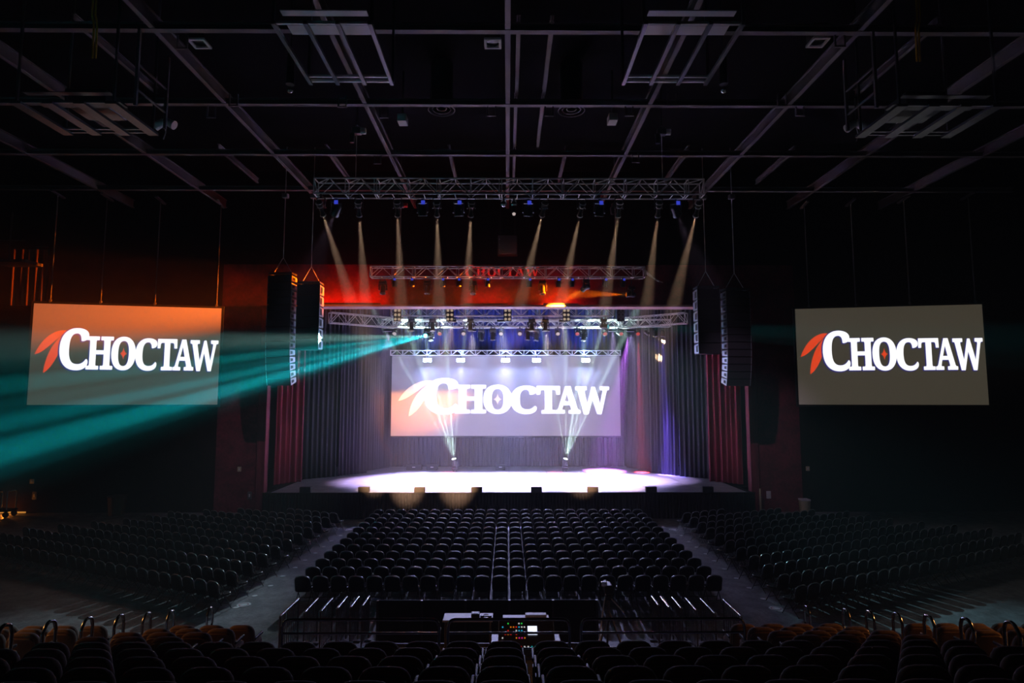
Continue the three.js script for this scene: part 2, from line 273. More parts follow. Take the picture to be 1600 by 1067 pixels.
const t2 = truss('box truss in front of the red header, lit yellow at one end', V(-7.15, T2Y, T2Z), V(7.17, T2Y, T2Z), 0.5, 0.54, 0.58, 0.03, false);
truss('long box truss just behind the red header edge', V(-6.9, 10.95, -36.2), V(6.3, 10.95, -36.2), 0.45, 0.5, 0.55);
truss('angled wing truss over the teal beams with a yellow-lit end', V(-10.2, 10.4, -35.1), V(-6.9, 10.4, -37.6), 0.5, 0.6, 0.55);
truss('angled wing truss beside the blue-lit speaker hangs', V(7.0, 10.4, -37.6), V(10.3, 10.4, -35.1), 0.5, 0.6, 0.55);
truss('box truss over mid stage carrying the row of red lamps', V(-7.9, 10.6, -38.6), V(10.3, 10.6, -38.6), 0.45, 0.45, 0.5);
truss('box truss upstage above the row of white strobe lamps', V(-7.6, 10.75, -40.6), V(7.4, 10.75, -40.6), 0.45, 0.45, 0.5);
truss('slim zigzag truss along the top edge of the centre screen', V(-8.02, 9.02, -42.1), V(7.77, 9.02, -42.1), 0.25, 0.34, 0.42, 0.024);
for (const k of [0, 1, 2]) part('cable_loop', tube([V(14.33, 0.45 - 0.12 * k, 0.1 * k), V(14.55, 0.25 - 0.1 * k, 0.1 * k), V(14.85 + 0.1 * k, -0.05 - 0.08 * k, 0.05), V(15.3, -0.25, 0)], 0.018, 20, 6), M.alu, t2);
// chain hoists and their steel lines
function hoist(label, p, yEnd, red) {
  const h = thing('chain_hoist', label, 'hoist', V(p.x, p.y, p.z), 'chain hoists on the ceiling grid');
  part('motor', rbox(0.34, 0.26, 0.26, 0.04, 0, -0.02, 0), M.fixtureGrey, h); part('gearbox', new THREE.CylinderGeometry(0.12, 0.12, 0.2, 14).rotateZ(Math.PI / 2).translate(0.24, -0.02, 0), red ? M.redLetter : M.alu, h);
  part('hook', new THREE.TorusGeometry(0.06, 0.015, 6, 14).translate(0, 0.16, 0), M.steel, h); part('chain_bag', new THREE.CylinderGeometry(0.11, 0.08, 0.36, 12).translate(-0.16, -0.32, 0.05), M.fixture, h);
  part('chain', bar(V(0, -0.12, 0), V(0, yEnd - p.y, 0), 0.016, 6), M.alu, h); part('suspension_rod', bar(V(0, 0.2, 0), V(0, 18.83 - p.y, 0), 0.02, 6), M.steel, h);
}
hoist('chain hoist whose line drops to the spotlight truss, nearer the orange wall', V(-5.72, 16.2, T1Z + 0.275), T1Y + 0.64); hoist('chain hoist whose line drops to the spotlight truss, nearer the plain wall', V(5.85, 16.2, T1Z + 0.275), T1Y + 0.64);
for (const x of [-5.6, 5.65]) hoist(x < 0 ? 'chain hoist over the yellow-lit half of the header truss' : 'chain hoist over the grey half of the header truss', V(x, 16.2, T2Z + 0.25), T2Y + 0.575, true);

// ================================================================== LAMPS
const headGeo = new THREE.LatheGeometry([[0.0, 0.2], [0.09, 0.2], [0.125, 0.14], [0.13, 0.02], [0.115, -0.12], [0.14, -0.2], [0.15, -0.27], [0.13, -0.275], [0.12, -0.25], [0, -0.25]].map(([x, y]) => new THREE.Vector2(x, y)), 18);
const lensGeo = new THREE.CircleGeometry(0.118, 9).rotateX(Math.PI / 2).translate(0, -0.266, 0);
const mhBase = merge([rbox(0.36, 0.14, 0.26, 0.03, 0, -0.13, 0), box(0.05, 0.14, 0.05, -0.1, -0.03, 0), box(0.05, 0.14, 0.05, 0.1, -0.03, 0)]);
const mhYoke = merge([rbox(0.4, 0.07, 0.14, 0.02, 0, -0.235, 0), rbox(0.06, 0.32, 0.12, 0.02, -0.185, -0.38, 0), rbox(0.06, 0.32, 0.12, 0.02, 0.185, -0.38, 0)]);
const DOWN = V(0, -1, 0);
function movingHead(label, p, aim, { color = 0xffffff, glowK = 3, beams = [], group, mat = M.fixture, name = 'moving_head_lamp', scale = 1, up = false } = {}) {
  const h = thing(name, label, 'stage lamp', p, group); h.scale.setScalar(scale);
  const turn = up ? -1 : 1, pivot = V(0, -0.46 * turn, 0), dir = aim.clone().sub(p.clone().addScaledVector(pivot, scale)).normalize();
  const flip = new THREE.Quaternion().setFromAxisAngle(V(1, 0, 0), up ? Math.PI : 0), yaw = new THREE.Quaternion().setFromAxisAngle(UPV, Math.atan2(dir.x, dir.z) * turn);
  part('base', mhBase, mat, h, null, flip); part('yoke', mhYoke, mat, h, null, flip.clone().multiply(yaw));
  const hd = part('head', headGeo, mat, h, pivot, quatTo(DOWN, dir));
  part('lens', lensGeo, glow(color, glowK), hd);
  const o = p.clone().addScaledVector(pivot, scale).addScaledVector(dir, 0.3 * scale);
  for (const [to, cd, ang, pen, col] of beams) spot(o, to, col ?? color, cd, ang, pen ?? 0.35);
  return h;
}
const parBody = new THREE.LatheGeometry([[0, 0.16], [0.06, 0.16], [0.1, 0.1], [0.11, -0.1], [0.125, -0.14], [0.1, -0.145], [0.09, -0.12], [0, -0.12]].map(([x, y]) => new THREE.Vector2(x, y)), 16);
const parYoke = merge([box(0.03, 0.26, 0.04, -0.135, -0.13, 0), box(0.03, 0.26, 0.04, 0.135, -0.13, 0), box(0.3, 0.03, 0.04, 0, -0.005, 0), box(0.06, 0.1, 0.06, 0, 0.04, 0)]);
const parLens = new THREE.CircleGeometry(0.098, 7).rotateX(Math.PI / 2).translate(0, -0.138, 0);
const ledDot = new THREE.PlaneGeometry(0.1, 0.1).translate(0.03, 0.13, 0.1);
function par(label, p, aim, { color = 0xffffff, glowK = 2, beams = [], group, dot, mat = M.fixture, scale = 1 } = {}) {
  const h = thing('par_lamp', label, 'stage lamp', p, group); h.scale.setScalar(scale);
  const piv = V(0, -0.2, 0), dir = aim.clone().sub(p).normalize();
  part('yoke', parYoke, mat, h, null, new THREE.Quaternion().setFromAxisAngle(UPV, Math.atan2(dir.x, dir.z)));
  const b = part('housing', parBody, mat, h, piv, quatTo(DOWN, dir)); part('lens', parLens, glow(color, glowK), b);
  if (dot) part('status_led', ledDot, glow(0x4858ff, 0.49), h, V(0, -0.16, 0.03));
  const o = p.clone().addScaledVector(piv, scale).addScaledVector(dir, 0.18 * scale);
  for (const [to, cd, ang, pen, col] of beams) spot(o, to, col ?? color, cd, ang, pen ?? 0.35);
}
const profBody = new THREE.LatheGeometry([[0, 0.3], [0.09, 0.3], [0.12, 0.24], [0.12, 0.1], [0.08, 0.06], [0.075, -0.22], [0.1, -0.24], [0.1, -0.34], [0.085, -0.34], [0.08, -0.28], [0, -0.28]].map(([x, y]) => new THREE.Vector2(x, y)), 16);
const profRing = merge([new THREE.TorusGeometry(0.125, 0.014, 6, 18).rotateX(Math.PI / 2).translate(0, 0.2, 0), new THREE.TorusGeometry(0.1, 0.018, 6, 18).rotateX(Math.PI / 2).translate(0, -0.335, 0), new THREE.TorusGeometry(0.1, 0.014, 6, 18).rotateX(Math.PI / 2).translate(0, 0.04, 0)]);
const profLens = new THREE.CircleGeometry(0.078, 10).rotateX(Math.PI / 2).translate(0, -0.3, 0);
const profYoke = merge([box(0.03, 0.4, 0.05, -0.15, -0.2, 0), box(0.03, 0.4, 0.05, 0.15, -0.2, 0), box(0.33, 0.03, 0.05, 0, -0.01, 0), box(0.07, 0.14, 0.07, 0, 0.06, 0)]);
function profile(label, p, aim, group, beams) {
  const h = thing('profile_spotlight', label, 'spotlight', p, group), piv = V(0, -0.38, 0), dir = aim.clone().sub(p.clone().add(piv)).normalize();
  part('yoke', profYoke, M.fixture, h); const b = part('barrel', profBody, M.fixture, h, piv, quatTo(DOWN, dir));
  part('ring', profRing, M.alu, b); part('lens', profLens, glow(0xffe2c0, 0.48), b);
  for (const [to, cd, ang] of beams) spot(p.clone().add(piv).addScaledVector(dir, 0.36), to, 0xffd0ac, cd, ang, 0.5);
}
// --- spotlights on the front truss
{
  const g = 'ten spotlights under the front truss';
  [[505, 640, 752], [563.5, 592, 764], [623, 640, 766], [684, 692, 755], [737, 715, 766], [849, 745, 754], [907, 815, 756], [965, 905, 764], [1026, 975, 762], [1086, 985, 752]].forEach(([px, tx, ty], i) => {
    const p = at(px, 312, 22.78); p.y = T1Y - 0.032 - 0.137; p.z = T1Z + 0.275; const to = on(tx, ty, SH);
    profile(`black profile spotlight, ${NTH[i]} from the orange screen end of the front truss`, p, to, g, [[to, 5200, 0.085]]);
  });
  for (const px of [519, 657, 715, 826, 940, 1062]) { const side = px < 600 ? -1 : px > 1000 ? 1 : 0; const p = at(px, 311, 22.5); p.y = T1Y - 0.032 - 0.14; p.z = T1Z - 0.275; if (side) { const to = V(side * 14.4, 3.6, ZW); par(side < 0 ? 'lamp with a blue status light at the truss end on the orange screen side' : 'lamp with a blue status light at the truss end on the plain wall side', p, to, { color: 0xe8c8f0, glowK: 0.45, dot: true, scale: 1.5, beams: [[to, 95, 0.24, 0.9]] }); }  // end lamps: wall wash added to brighten the dark red walls
    else par(`unlit black lamp with blue status light, ${NTH[[657, 715, 826, 940].indexOf(px)]} from the orange screen side, front truss`, p, V(p.x * 0.8, 0, -27), { glowK: 0.02, dot: true, group: 'unlit lamps with blue lights on the front truss', scale: 1.5 }); }
  for (const [px, l] of [[787, 'chrome mirrored effect lamp at the middle of the front truss'], [803, 'small chrome effect lamp with a lit lens at the middle of the front truss']]) {
    const p = at(px, 311, 22.6); p.y = T1Y - 0.032 - 0.026; p.z = T1Z + 0.275; const e = thing('effect_lamp', l, 'effect lamp', p);
    part('bracket', merge([box(0.04, 0.2, 0.04, 0, -0.08, 0), box(0.2, 0.03, 0.04, 0, -0.18, 0)]), M.fixture, e);
    part('mirror_ball', new THREE.IcosahedronGeometry(0.13, 1), std({ name: 'mirror', color: 0xffffff, metalness: 1, roughness: 0.08, flatShading: true }), e, V(0, -0.32, 0));
    if (px > 800) { part('housing', rbox(0.16, 0.3, 0.16, 0.03, 0, -0.55, 0), M.fixture, e); part('lens', new THREE.IcosahedronGeometry(0.075, 0).translate(0, -0.72, 0.03), glow(0xffe8e0, 0.49), e); }
  }
}
// --- lamps on the header truss
{
  const gh = 'unlit moving heads on the header truss', gp = 'small lamps on the header truss';
  for (const px of [597, 667, 739, 848]) { const p = at(px, 438, 31.75); p.y = T2Y - 0.03 - 0.048; p.z = T2Z - 0.25; movingHead(`switched-off black moving head, ${NTH[[597, 667, 739, 848].indexOf(px)]} from the yellow-lit end of the header truss`, p, V(p.x + 0.1, 0, p.z + 3), { glowK: 0.03, group: gh, scale: 1.05 }); }
  for (const [px, to, cd, ang, label, dz] of [[915, V(-5.6, 6.6, -42.6), 2600, 0.21, 'moving head on the header truss aimed upstage at the centre screen', 0.25], [988, V(-20.5, 11.9, -31.4), 13500, 0.128, 'moving head at the end of the header truss throwing an orange beam sideways', -0.25]]) {
    const p = at(px, 438, 31.75); p.y = T2Y - 0.03 - 0.048 - (dz < 0 ? 0.3 : 0); p.z = T2Z + dz; const mh = movingHead(label, p, to, { color: dz < 0 ? 0xff6a04 : 0xff9428, glowK: 0.49, beams: [[to, cd, ang, 0.6]], scale: 1.05 });
    if (dz < 0) part('drop_pipe', bar(V(0, 0.03, 0), V(0, 0.325, 0), 0.03), M.fixture, mh);
  }
  [[617, 632], [644, 668], [692, 700], [717, 0], [762, 0], [827, 0], [872, 868], [893, 0], [945, 905], [973, 950]].forEach(([px, tx], i) => {
    const p = at(px, 438, 31.6); p.y = T2Y - 0.03 - 0.11; p.z = T2Z + 0.25; const to = tx ? on(tx, 755, SH) : V(p.x, 0, p.z - 2);
    par(`small black lamp, ${NTH[i]} from the yellow-lit end under the header truss`, p, to, { color: 0xfff0e8, glowK: tx ? 0.48 : 0.05, dot: true, group: gp, scale: 1.15, beams: tx ? [[to, 900, 0.045]] : [] });
  });
}
// --- red wash bars on the header ledge
for (const [x, w, k, label] of [[-8.6, 3.4, 170, 'red strip lamp on the header ledge nearest the orange-lit speaker hang'], [-1.2, 2.4, 70, 'short red strip lamp on the header ledge below the red letters'], [2.9, 1.9, 130, 'red strip lamp on the header ledge below the unlit moving heads']]) {
  const b = thing('strip_lamp', label, 'strip lamp', V(x, 11.18, ZW + 0.52)); const dir = V(0, 1, -0.75).normalize();
  part('housing', rbox(w, 0.08, 0.1, 0.015, 0, 0.04, 0), M.fixture, b); part('lens', box(w - 0.08, 0.012, 0.06, 0, 0.084, 0), glow(0xff1a08, 0.49), b);
  const l = new THREE.RectAreaLight(0xff1606, k, w - 0.1, 0.06); l.name = 'strip_light'; b.add(l); l.position.set(0, 0.1, 0); l.lookAt(b.position.clone().add(V(0, 0.1, 0)).add(dir));
}
// --- lamps above the stage
{
  const gm = 'unlit moving heads over the stage', truY = (p, y, z) => { p.y = y - 0.028 - 0.05; p.z = z; return p; };
  for (const [px, py, z, y] of [[643, 508, -36.425, 10.95], [735, 506, -36.425, 10.95], [831, 500, -36.425, 10.95], [852, 506, -36.425, 10.95], [676, 502, -36.425, 10.95], [770, 522, -38.375, 10.6], [825, 524, -38.375, 10.6], [673, 530, -38.825, 10.6], [752, 528, -38.825, 10.6], [838, 533, -38.825, 10.6], [912, 530, -38.825, 10.6]]) movingHead('dark moving head hanging switched off over the stage', truY(at(px, py, -z), y, z), V((px - 793) / 30, 0, z + 2), { glowK: 0.03, group: gm, mat: (px % 3) ? M.fixtureGrey : M.fixture, scale: 1.1 });
  // teal fans
  const tl = at(668, 514, 38.4); tl.y = 10.6 - 0.028 - 0.05; tl.z = -38.375;
  const fan = [[60, 538, 16, 60000, 0.02, 0xb0e0c8], [60, 562, 16, 60000, 0.014, 0x90e8d8], [60, 596, 16, 290000, 0.013, 0x08d8e0], [60, 624, 16, 130000, 0.01, 0x20e0e8], [60, 650, 16, 440000, 0.014, 0x08d0e0], [60, 690, 16, 640000, 0.018, 0x08c8d8], [20, 726, 15, 150000, 0.014, 0x08c0d0], [60, 630, 16, 26000, 0.1, 0x08a8b0], [506, 528, 30.2, 40000, 0.03, 0xc0ffff], [150, 935, 16, 1300, 0.22, 0xa8c4cc]].map(([x, y, d, cd, a, c]) => [at(x, y, d), cd, a, 0.8, c]);
  movingHead('moving head over the stage throwing a fan of teal beams towards the orange screen', tl, at(60, 630, 16), { color: 0x60f0ff, glowK: 14, beams: fan, scale: 1.1 });
  const tr = at(943, 500, 36.4); tr.y = 10.95 - 0.028 - 0.05; tr.z = -36.425;
  movingHead('moving head over the stage throwing teal light away from the orange screen', tr, at(1300, 520, 30), { color: 0x80f0ff, glowK: 0.49, beams: [[at(1250, 520, 30.5), 5200, 0.05, 0.6, 0x10d0d8], [at(1480, 900, 17), 1300, 0.22, 0.9, 0x88c0cc], [at(1172, 530, 33), 3600, 0.02, 0.5, 0x20e8e8]], scale: 1.1 });
  // pars with red and white lenses
  const gr = 'red-lensed lamps over the stage', gw = 'white-lensed lamps over the stage';
  for (const [px, red, tx, cd, col] of [[618, 0, 0, 0], [688, 1, 700, 2500, 0xff5040], [725, 0, 660, 2000, 0x8088ff], [783, 0, 0, 0], [812, 0, 0, 0], [871, 0, 0, 0], [901, 1, 868, 3500, 0xff4838], [944, 1, 0, 0], [969, 1, 0, 0], [995, 1, 1003, 24000, 0xff3048]]) {
    const p = at(px, 519, 38.6); p.y = 10.6 - 0.028 - 0.118; p.z = -38.375; const to = tx ? on(tx, 738, SH) : V(p.x, 3, p.z + 9);
    par(`round lamp with glowing ${red ? 'red' : 'white'} lens under the stage truss, ${NTH[(red ? [688, 901, 944, 969, 995] : [618, 725, 783, 812, 871]).indexOf(px)]} from the teal lamp side`, p, V(p.x, 4, p.z + 9), { color: red ? 0xff5a50 : 0xffe8f0, glowK: 0.49, group: red ? gr : gw, scale: 1.25, beams: cd ? [[to, cd, 0.06, 0.6, col]] : [] });
  }
  // wash bars: white downlight on the stage floor
  const gb = 'wash bars over the stage floor';
  [[738, -38.375, 0xfff0ff, -2, -36.5, 1900], [853, -38.375, 0xffe6d8, 3, -36, 1900], [783, -36.425, 0xffffff, 0.2, -35.5, 2200], [706, -36.425, 0xffd0b0, -4.4, -34.6, 2000], [880, -36.425, 0xffeae0, 4.2, -35.2, 2000], [606, -38.375, 0xd8b8ff, -7.2, -36.5, 1900], [957, -38.375, 0xd8c0ff, 6.8, -36.6, 2000], [985, -38.375, 0xc8b0ff, 8.2, -37.3, 1700]].forEach(([px, z, col, tx, tz, cd]) => {
    const p = at(px, 522, -z); p.y = (z < -37 ? 10.6 : 10.95) - 0.028 - 0.018; p.z = z; const b = thing('wash_bar', 'black wash bar with a bright white underside pointing down at the stage floor', 'wash lamp', p, gb);
    part('housing', rbox(0.5, 0.12, 0.2, 0.02, 0, -0.22, 0), M.fixture, b); part('bracket', merge([box(0.03, 0.22, 0.05, -0.2, -0.1, 0), box(0.03, 0.22, 0.05, 0.2, -0.1, 0)]), M.fixture, b); part('lens', new THREE.PlaneGeometry(0.46, 0.16).rotateX(Math.PI / 2).translate(0, -0.287, 0), glow(col, 0.49), b);
    spot(p.clone().add(V(0, -0.32, 0)), V(tx, SH, tz), col, cd, 0.36, 0.9, 4);
  });
  // violet and gold lamps on the side of the drapes
  for (const [px, tx, ty, tz, col, cd, a, label] of [[1038, 1040, 742, 0, 0x7a60ff, 11000, 0.075, 'lamp dropping a violet beam down the pleated side drape'], [985, 945, 736, 0, 0xb060e0, 24000, 0.17, 'lamp dropping a pale violet beam beside the red beam'], [1026, 1060, 744, 0, 0x5a50e0, 5000, 0.09, 'lamp dropping a dim violet beam at the drape edge']]) {
    const p = at(px, 517, 38.4); p.y = 10.6 - 0.028 - 0.124; p.z = -38.825; par(label, p, on(tx, ty, SH), { color: col, glowK: 0.49, scale: 1.3, beams: [[on(tx, ty, SH), cd, a, 0.6]] });
  }
  for (const [px, tx, ty, label, cd] of [[968, 1014, 549, 'lamp throwing a short gold beam onto the pleated drape', 4000], [1012, 1042, 536, 'lamp throwing a small white-gold spot onto the pleated drape', 5000]]) {
    const p = at(px, 520, 38.4); p.y = 10.6 - 0.028 - 0.106; p.z = -38.825; const to = at(tx, ty, 39.4); par(label, p, to, { color: 0xffd890, glowK: 0.49, scale: 1.1, beams: [[to, cd, 0.07, 0.2]] });
  }
  // audience blinders: lamp matrices on the front stage truss
  for (const px of [621, 703, 793, 885, 970]) {
    const p = at(px, 492, 35.841); const b = thing('audience_blinder', `lamp matrix of round bulbs, ${NTH[[621, 703, 793, 885, 970].indexOf(px)]} from the orange screen end of the stage truss`, 'stage lamp', p, 'audience blinders on the stage truss');
    part('housing', rbox(0.46, 0.78, 0.1, 0.03), M.fixture, b); const bulb = new THREE.CircleGeometry(0.085, 8).translate(0, 0, 0.056), rim = new THREE.TorusGeometry(0.088, 0.012, 5, 14).translate(0, 0, 0.052);
    for (const x of [-0.11, 0.11]) for (const y of [-0.26, 0, 0.26]) part('bulb', bulb, px === 970 ? M.darkLens : glow(0xffe4c0, 0.45), b, V(x, y, 0)), part('bulb_rim', rim, M.fixtureGrey, b, V(x, y, 0));  // bulbs are unlit; their faint glow stands in for reflected light
    part('clamp', box(0.08, 0.5, 0.05, 0, 0.1, -0.075), M.fixture, b);
  }
  // strobes on the zigzag truss
  for (const [px, k] of [[668, 1.0], [720, 0.9], [790, 1.3], [838, 1], [915, 1.2]]) {
    const p = at(px, 553, 41.9); p.y = 8.79; p.z = -41.975; const s = thing('strobe_lamp', `brilliant blue-white strobe lamp, ${NTH[[668, 720, 790, 838, 915].indexOf(px)]} from the orange end of the zigzag truss`, 'strobe lamp', p, 'strobe lamps along the zigzag truss');
    part('housing', rbox(0.62, 0.3, 0.2, 0.03, 0, -0.12, 0), M.fixture, s); part('lamp_face', new THREE.PlaneGeometry(0.56, 0.24).translate(0, -0.12, 0.106), glow(0xc8dcff, 40 * k), s); part('clamp', box(0.08, 0.2, 0.08, 0, 0.1, 0), M.fixture, s);
    spot(p.clone().add(V(0, -0.3, 0.16)), p.clone().add(V(0, -7.3, 4.3)), 0xb4acff, 3700 * k, 0.47, 0.7, 8);
    spot(p.clone().add(V(0, -0.12, 0.24)), p.clone().add(V(0, -9, 20)), 0xc0c0ff, 95 * k, 0.4, 0.8, 8);
    const halo = new THREE.PointLight(0x98b0ff, 12 * k); halo.name = 'strobe_halo'; halo.position.copy(p).add(V(0, -0.12, 0.26)); halo.castShadow = true; halo.shadow.radius = 5; scene.add(halo);
    spot(p.clone().add(V(0, 0.3, 0.0)), p.clone().add(V(0, 5, -2.5)), 0x3a58ff, 200 * k, 1.0, 0.9, 4);
  }
  // floor beam lamps
  for (const [px, rays, label] of [[711, [[668, 640], [682, 640], [690, 636], [704, 640], [716, 640]], 'moving head standing on the stage fanning white rays below the feathers on the screen'], [882, [[884, 636], [897, 636], [908, 630], [926, 628], [872, 650]], 'moving head standing on the stage fanning white rays below the last screen letters']]) {
    const p = at(px, 714, 41); p.y = SH + 0.045; const hs = rays.map(([x, y]) => at(x, y, 40.2));
    const o = movingHead(label, p, hs[2], { color: 0xe8ffff, glowK: 25, scale: 1.1, up: true, beams: [...hs.map((t, i) => [t, i === 2 ? 260000 : 160000, 0.02 + 0.01 * (i % 2), 0.8, 0xd8fff4]), [hs[2], 4500, 0.24, 0.9, 0xd8fff4]] });
  }
}

// ================================================================== LOUDSPEAKERS
function lineArray(label, x, yTop, z, n, cw, chh, cd, curve, face) {      // hung column of cabinets; the lower ones tilt down
  const g = thing('line_array', label, 'loudspeaker', V(x, yTop, z)); g.rotation.y = face;
  const body = rbox(cw, chh - 0.02, cd, 0.02, 0, -chh / 2, -cd / 2), grille = box(cw - 0.06, chh - 0.06, 0.02, 0, -chh / 2, 0.01);
  const sh = new THREE.Shape(); sh.moveTo(0, -0.02); sh.lineTo(-cd + 0.04, -0.07); sh.lineTo(-cd + 0.04, -chh + 0.07); sh.lineTo(0, -chh + 0.02); sh.lineTo(0, -0.02);
  const hole = new THREE.Path(); hole.moveTo(-0.07, -0.1); hole.lineTo(-0.07, -chh + 0.1); hole.lineTo(-cd * 0.55, -chh + 0.12); hole.lineTo(-cd * 0.55, -0.12); hole.lineTo(-0.07, -0.1); sh.holes.push(hole);
  const rig = new THREE.ExtrudeGeometry(sh, { depth: 0.02, bevelEnabled: false }).rotateY(-Math.PI / 2).scale(1, 1, -1);
  const rigFix = new THREE.ExtrudeGeometry(sh, { depth: 0.025, bevelEnabled: false }).rotateY(-Math.PI / 2);
  let y = -0.2, zz = 0, a = 0;
  for (let i = 0; i < n; i++) {
    a = curve * Math.max(0, (i - n * 0.35) / (n * 0.65)) ** 2;
    const q = new THREE.Quaternion().setFromAxisAngle(V(1, 0, 0), a), c = part('cabinet', body, M.speaker, g, V(0, y, zz), q);
    part('grille', grille, M.fixture, c); for (const s of [-1, 1]) part('side_rigging', rigFix, M.speakerRig, c, V(s > 0 ? cw / 2 + 0.026 : -cw / 2, 0, 0), null);
    y -= chh * Math.cos(a); zz -= chh * Math.sin(a);
  }
  part('bumper_frame', merge([box(cw, 0.1, 0.08, 0, -0.1, -0.05), box(cw, 0.1, 0.08, 0, -0.1, -cd + 0.05), box(0.08, 0.1, cd, cw / 2 - 0.05, -0.1, -cd / 2), box(0.08, 0.1, cd, -cw / 2 + 0.05, -0.1, -cd / 2)]), M.steel, g);
  part('hanging_line', merge([bar(V(0, 0.75, -cd / 2), V(0, 18.83 - yTop, -cd / 2), 0.02, 6), bar(V(-cw * 0.4, -0.05, -cd / 2), V(0, 0.75, -cd / 2), 0.015, 6), bar(V(cw * 0.4, -0.05, -cd / 2), V(0, 0.75, -cd / 2), 0.015, 6)]), M.alu, g);
  part('hoist_motor', rbox(0.3, 0.24, 0.24, 0.04, 0, CEIL - yTop - 0.4, -cd / 2), M.fixtureGrey, g);
  return g;
}
lineArray('tall curved loudspeaker column hung outermost beside the orange screen', -11.25, 12.35, -30.0, 15, 1.2, 0.365, 0.62, 0.32, -0.1);
lineArray('short straight loudspeaker column glowing white-teal at its lower end', -9.82, 11.9, -30.0, 6, 1.1, 0.54, 0.72, 0, 0);
lineArray('tall curved loudspeaker column hung outermost beside the plain wall screen', 11.4, 11.6, -30.0, 13, 1.2, 0.365, 0.62, 0.32, 0.1);
lineArray('short straight loudspeaker column with a blue-lit side near the violet drapes', 9.95, 11.7, -30.0, 6, 1.1, 0.54, 0.72, 0, 0);
{
  const c = thing('centre_speaker', 'square dark grey loudspeaker hung above the red header', 'loudspeaker', V(0.0, 13.9, -33.1));
  part('cabinet', rbox(1.08, 1.1, 0.5, 0.03, 0, 0.55, -0.1), M.speaker, c); part('grille', slab(1.0, 1.02, 0.03, 0.04).translate(0, 0.55, 0.16), std({ name: 'grille_cloth', color: lin(0.24, 0.2, 0.23), roughness: 0.8 }), c);
  const rv = new THREE.SphereGeometry(0.025, 6, 5); for (const y of [0.25, 0.55, 0.85]) part('rivet', rv, M.alu, c, V(-0.44, y, 0.18));
  part('hanging_line', merge([bar(V(-0.4, 1.1, -0.1), V(-0.4, 18.83 - 13.9, -0.1), 0.015, 6), bar(V(0.4, 1.1, -0.1), V(0.4, 18.83 - 13.9, -0.1), 0.015, 6)]), M.steel, c);
  const g = 'front fill loudspeakers on the stage lip';
  for (const [px, dark] of [[478, 1], [569, 0], [656, 0], [745, 0], [838, 1], [926, 0], [1017, 0], [1105, 1]]) {
    const p = at(px, 766, 32.1); const s = thing('front_fill_speaker', `small ${dark ? 'black' : 'tan'} loudspeaker on the stage lip, ${NTH[[478, 569, 656, 745, 838, 926, 1017, 1105].indexOf(px)]} from the orange screen end`, 'loudspeaker', V(p.x, SH, ZS - 0.2), g + (dark ? ', black' : ', tan'));
    part('cabinet', rbox(0.56, 0.28, 0.26, 0.02, 0, 0.14, 0), dark ? M.speaker : M.tan, s); part('grille', box(0.5, 0.22, 0.015, 0, 0.14, 0.135), dark ? M.fixture : M.tan, s);
  }
}
// raised red letters on the header
{
  const font = await new FontLoader().loadAsync('fonts/droid/droid_serif_bold.typeface.json');
  const s = thing('letter_sign', 'row of raised red serif letters on the header behind the truss', 'sign', V(-2.4, 12.78, ZW + 0.01));
  const litLetter = std({ name: 'lit_red_sign_letter', color: lin(0.9, 0.09, 0.08), emissive: 0xff3830, emissiveIntensity: 0.3, roughness: 0.4 });
  let x = 0; [...'CHOCTAW'].forEach((ch, i) => { const g = new TextGeometry(ch, { font, size: i ? 0.52 : 0.68, depth: 0.06, curveSegments: 5 }); g.computeBoundingBox(); const w = g.boundingBox.max.x; part('letter', g, litLetter, s, V(x, i ? 0.06 : 0, 0)); x += w + 0.05; });
  s.scale.set(4.2 / x, 1, 1);
}

// ================================================================== CEILING EQUIPMENT
function ladderFrame(label, x0, x1, z0, z1, y, wide, n, top = CEIL - 0.02) {        // hung platform frame seen from below
  const g = thing('hanging_frame', label, 'platform frame', V((x0 + x1) / 2, y, (z0 + z1) / 2)), w = x1 - x0, d = z1 - z0;
  for (let i = 0; i < n; i++) part('long_bar', box(wide, 0.08, d), wide > 0.2 ? M.steel : M.fixtureGrey, g, V(-w / 2 + w * i / (n - 1), 0, 0));
  for (const z of [-d / 2 + 0.06, -d / 2 + 0.3]) part('cross_bar', box(w, 0.06, 0.06), wide > 0.2 ? M.fixtureGrey : M.alu, g, V(0, 0.05, z));
  part('cross_bar', box(w, 0.06, 0.06), wide > 0.2 ? M.fixtureGrey : M.alu, g, V(0, 0.05, d / 2 - 0.1));
  part('deck_plate', box(w - 0.2, 0.02, 0.36), wide > 0.2 ? M.steel : M.alu, g, V(0, 0.3, d / 2 - 0.75)); part('deck_plate', box(w - 0.2, 0.02, 0.2), wide > 0.2 ? M.steel : M.alu, g, V(0, 0.35, d / 2 - 0.2));
  for (const sx of [-1, 1]) for (const sz of [-1, 1]) part('post', box(0.06, top - y, 0.06), M.steel, g, V(sx * (w / 2 + 0.03), (top - y) / 2, sz * (d / 2 - 0.1)));
  return g;
}
function projectorOn(label, x, y, z) { const p = thing('projector', label, 'projector', V(x, y, z)); part('housing', rbox(1.2, 0.5, 1.1, 0.05, 0, 0.25, 0), M.fixture, p); part('lens', new THREE.CylinderGeometry(0.12, 0.14, 0.25, 16).rotateX(Math.PI / 2).translate(0.2, 0.25, -0.65), M.steel, p); part('vent_panel', box(0.5, 0.25, 0.02, -0.25, 0.25, 0.56), M.fixtureGrey, p); }
ladderFrame('hanging steel ladder frame, inner one on the orange screen side', -5.15, -3.03, -15.45, -12.8, 14.3, 0.09, 4);
ladderFrame('hanging steel ladder frame, inner one on the plain wall screen side', 3.03, 5.18, -15.4, -12.75, 14.3, 0.09, 4);
ladderFrame('hanging platform frame with wide slats under the yellow straps, orange screen side', -13.7, -11.06, -18.6, -16.5, 14.3, 0.3, 4, 18.83);
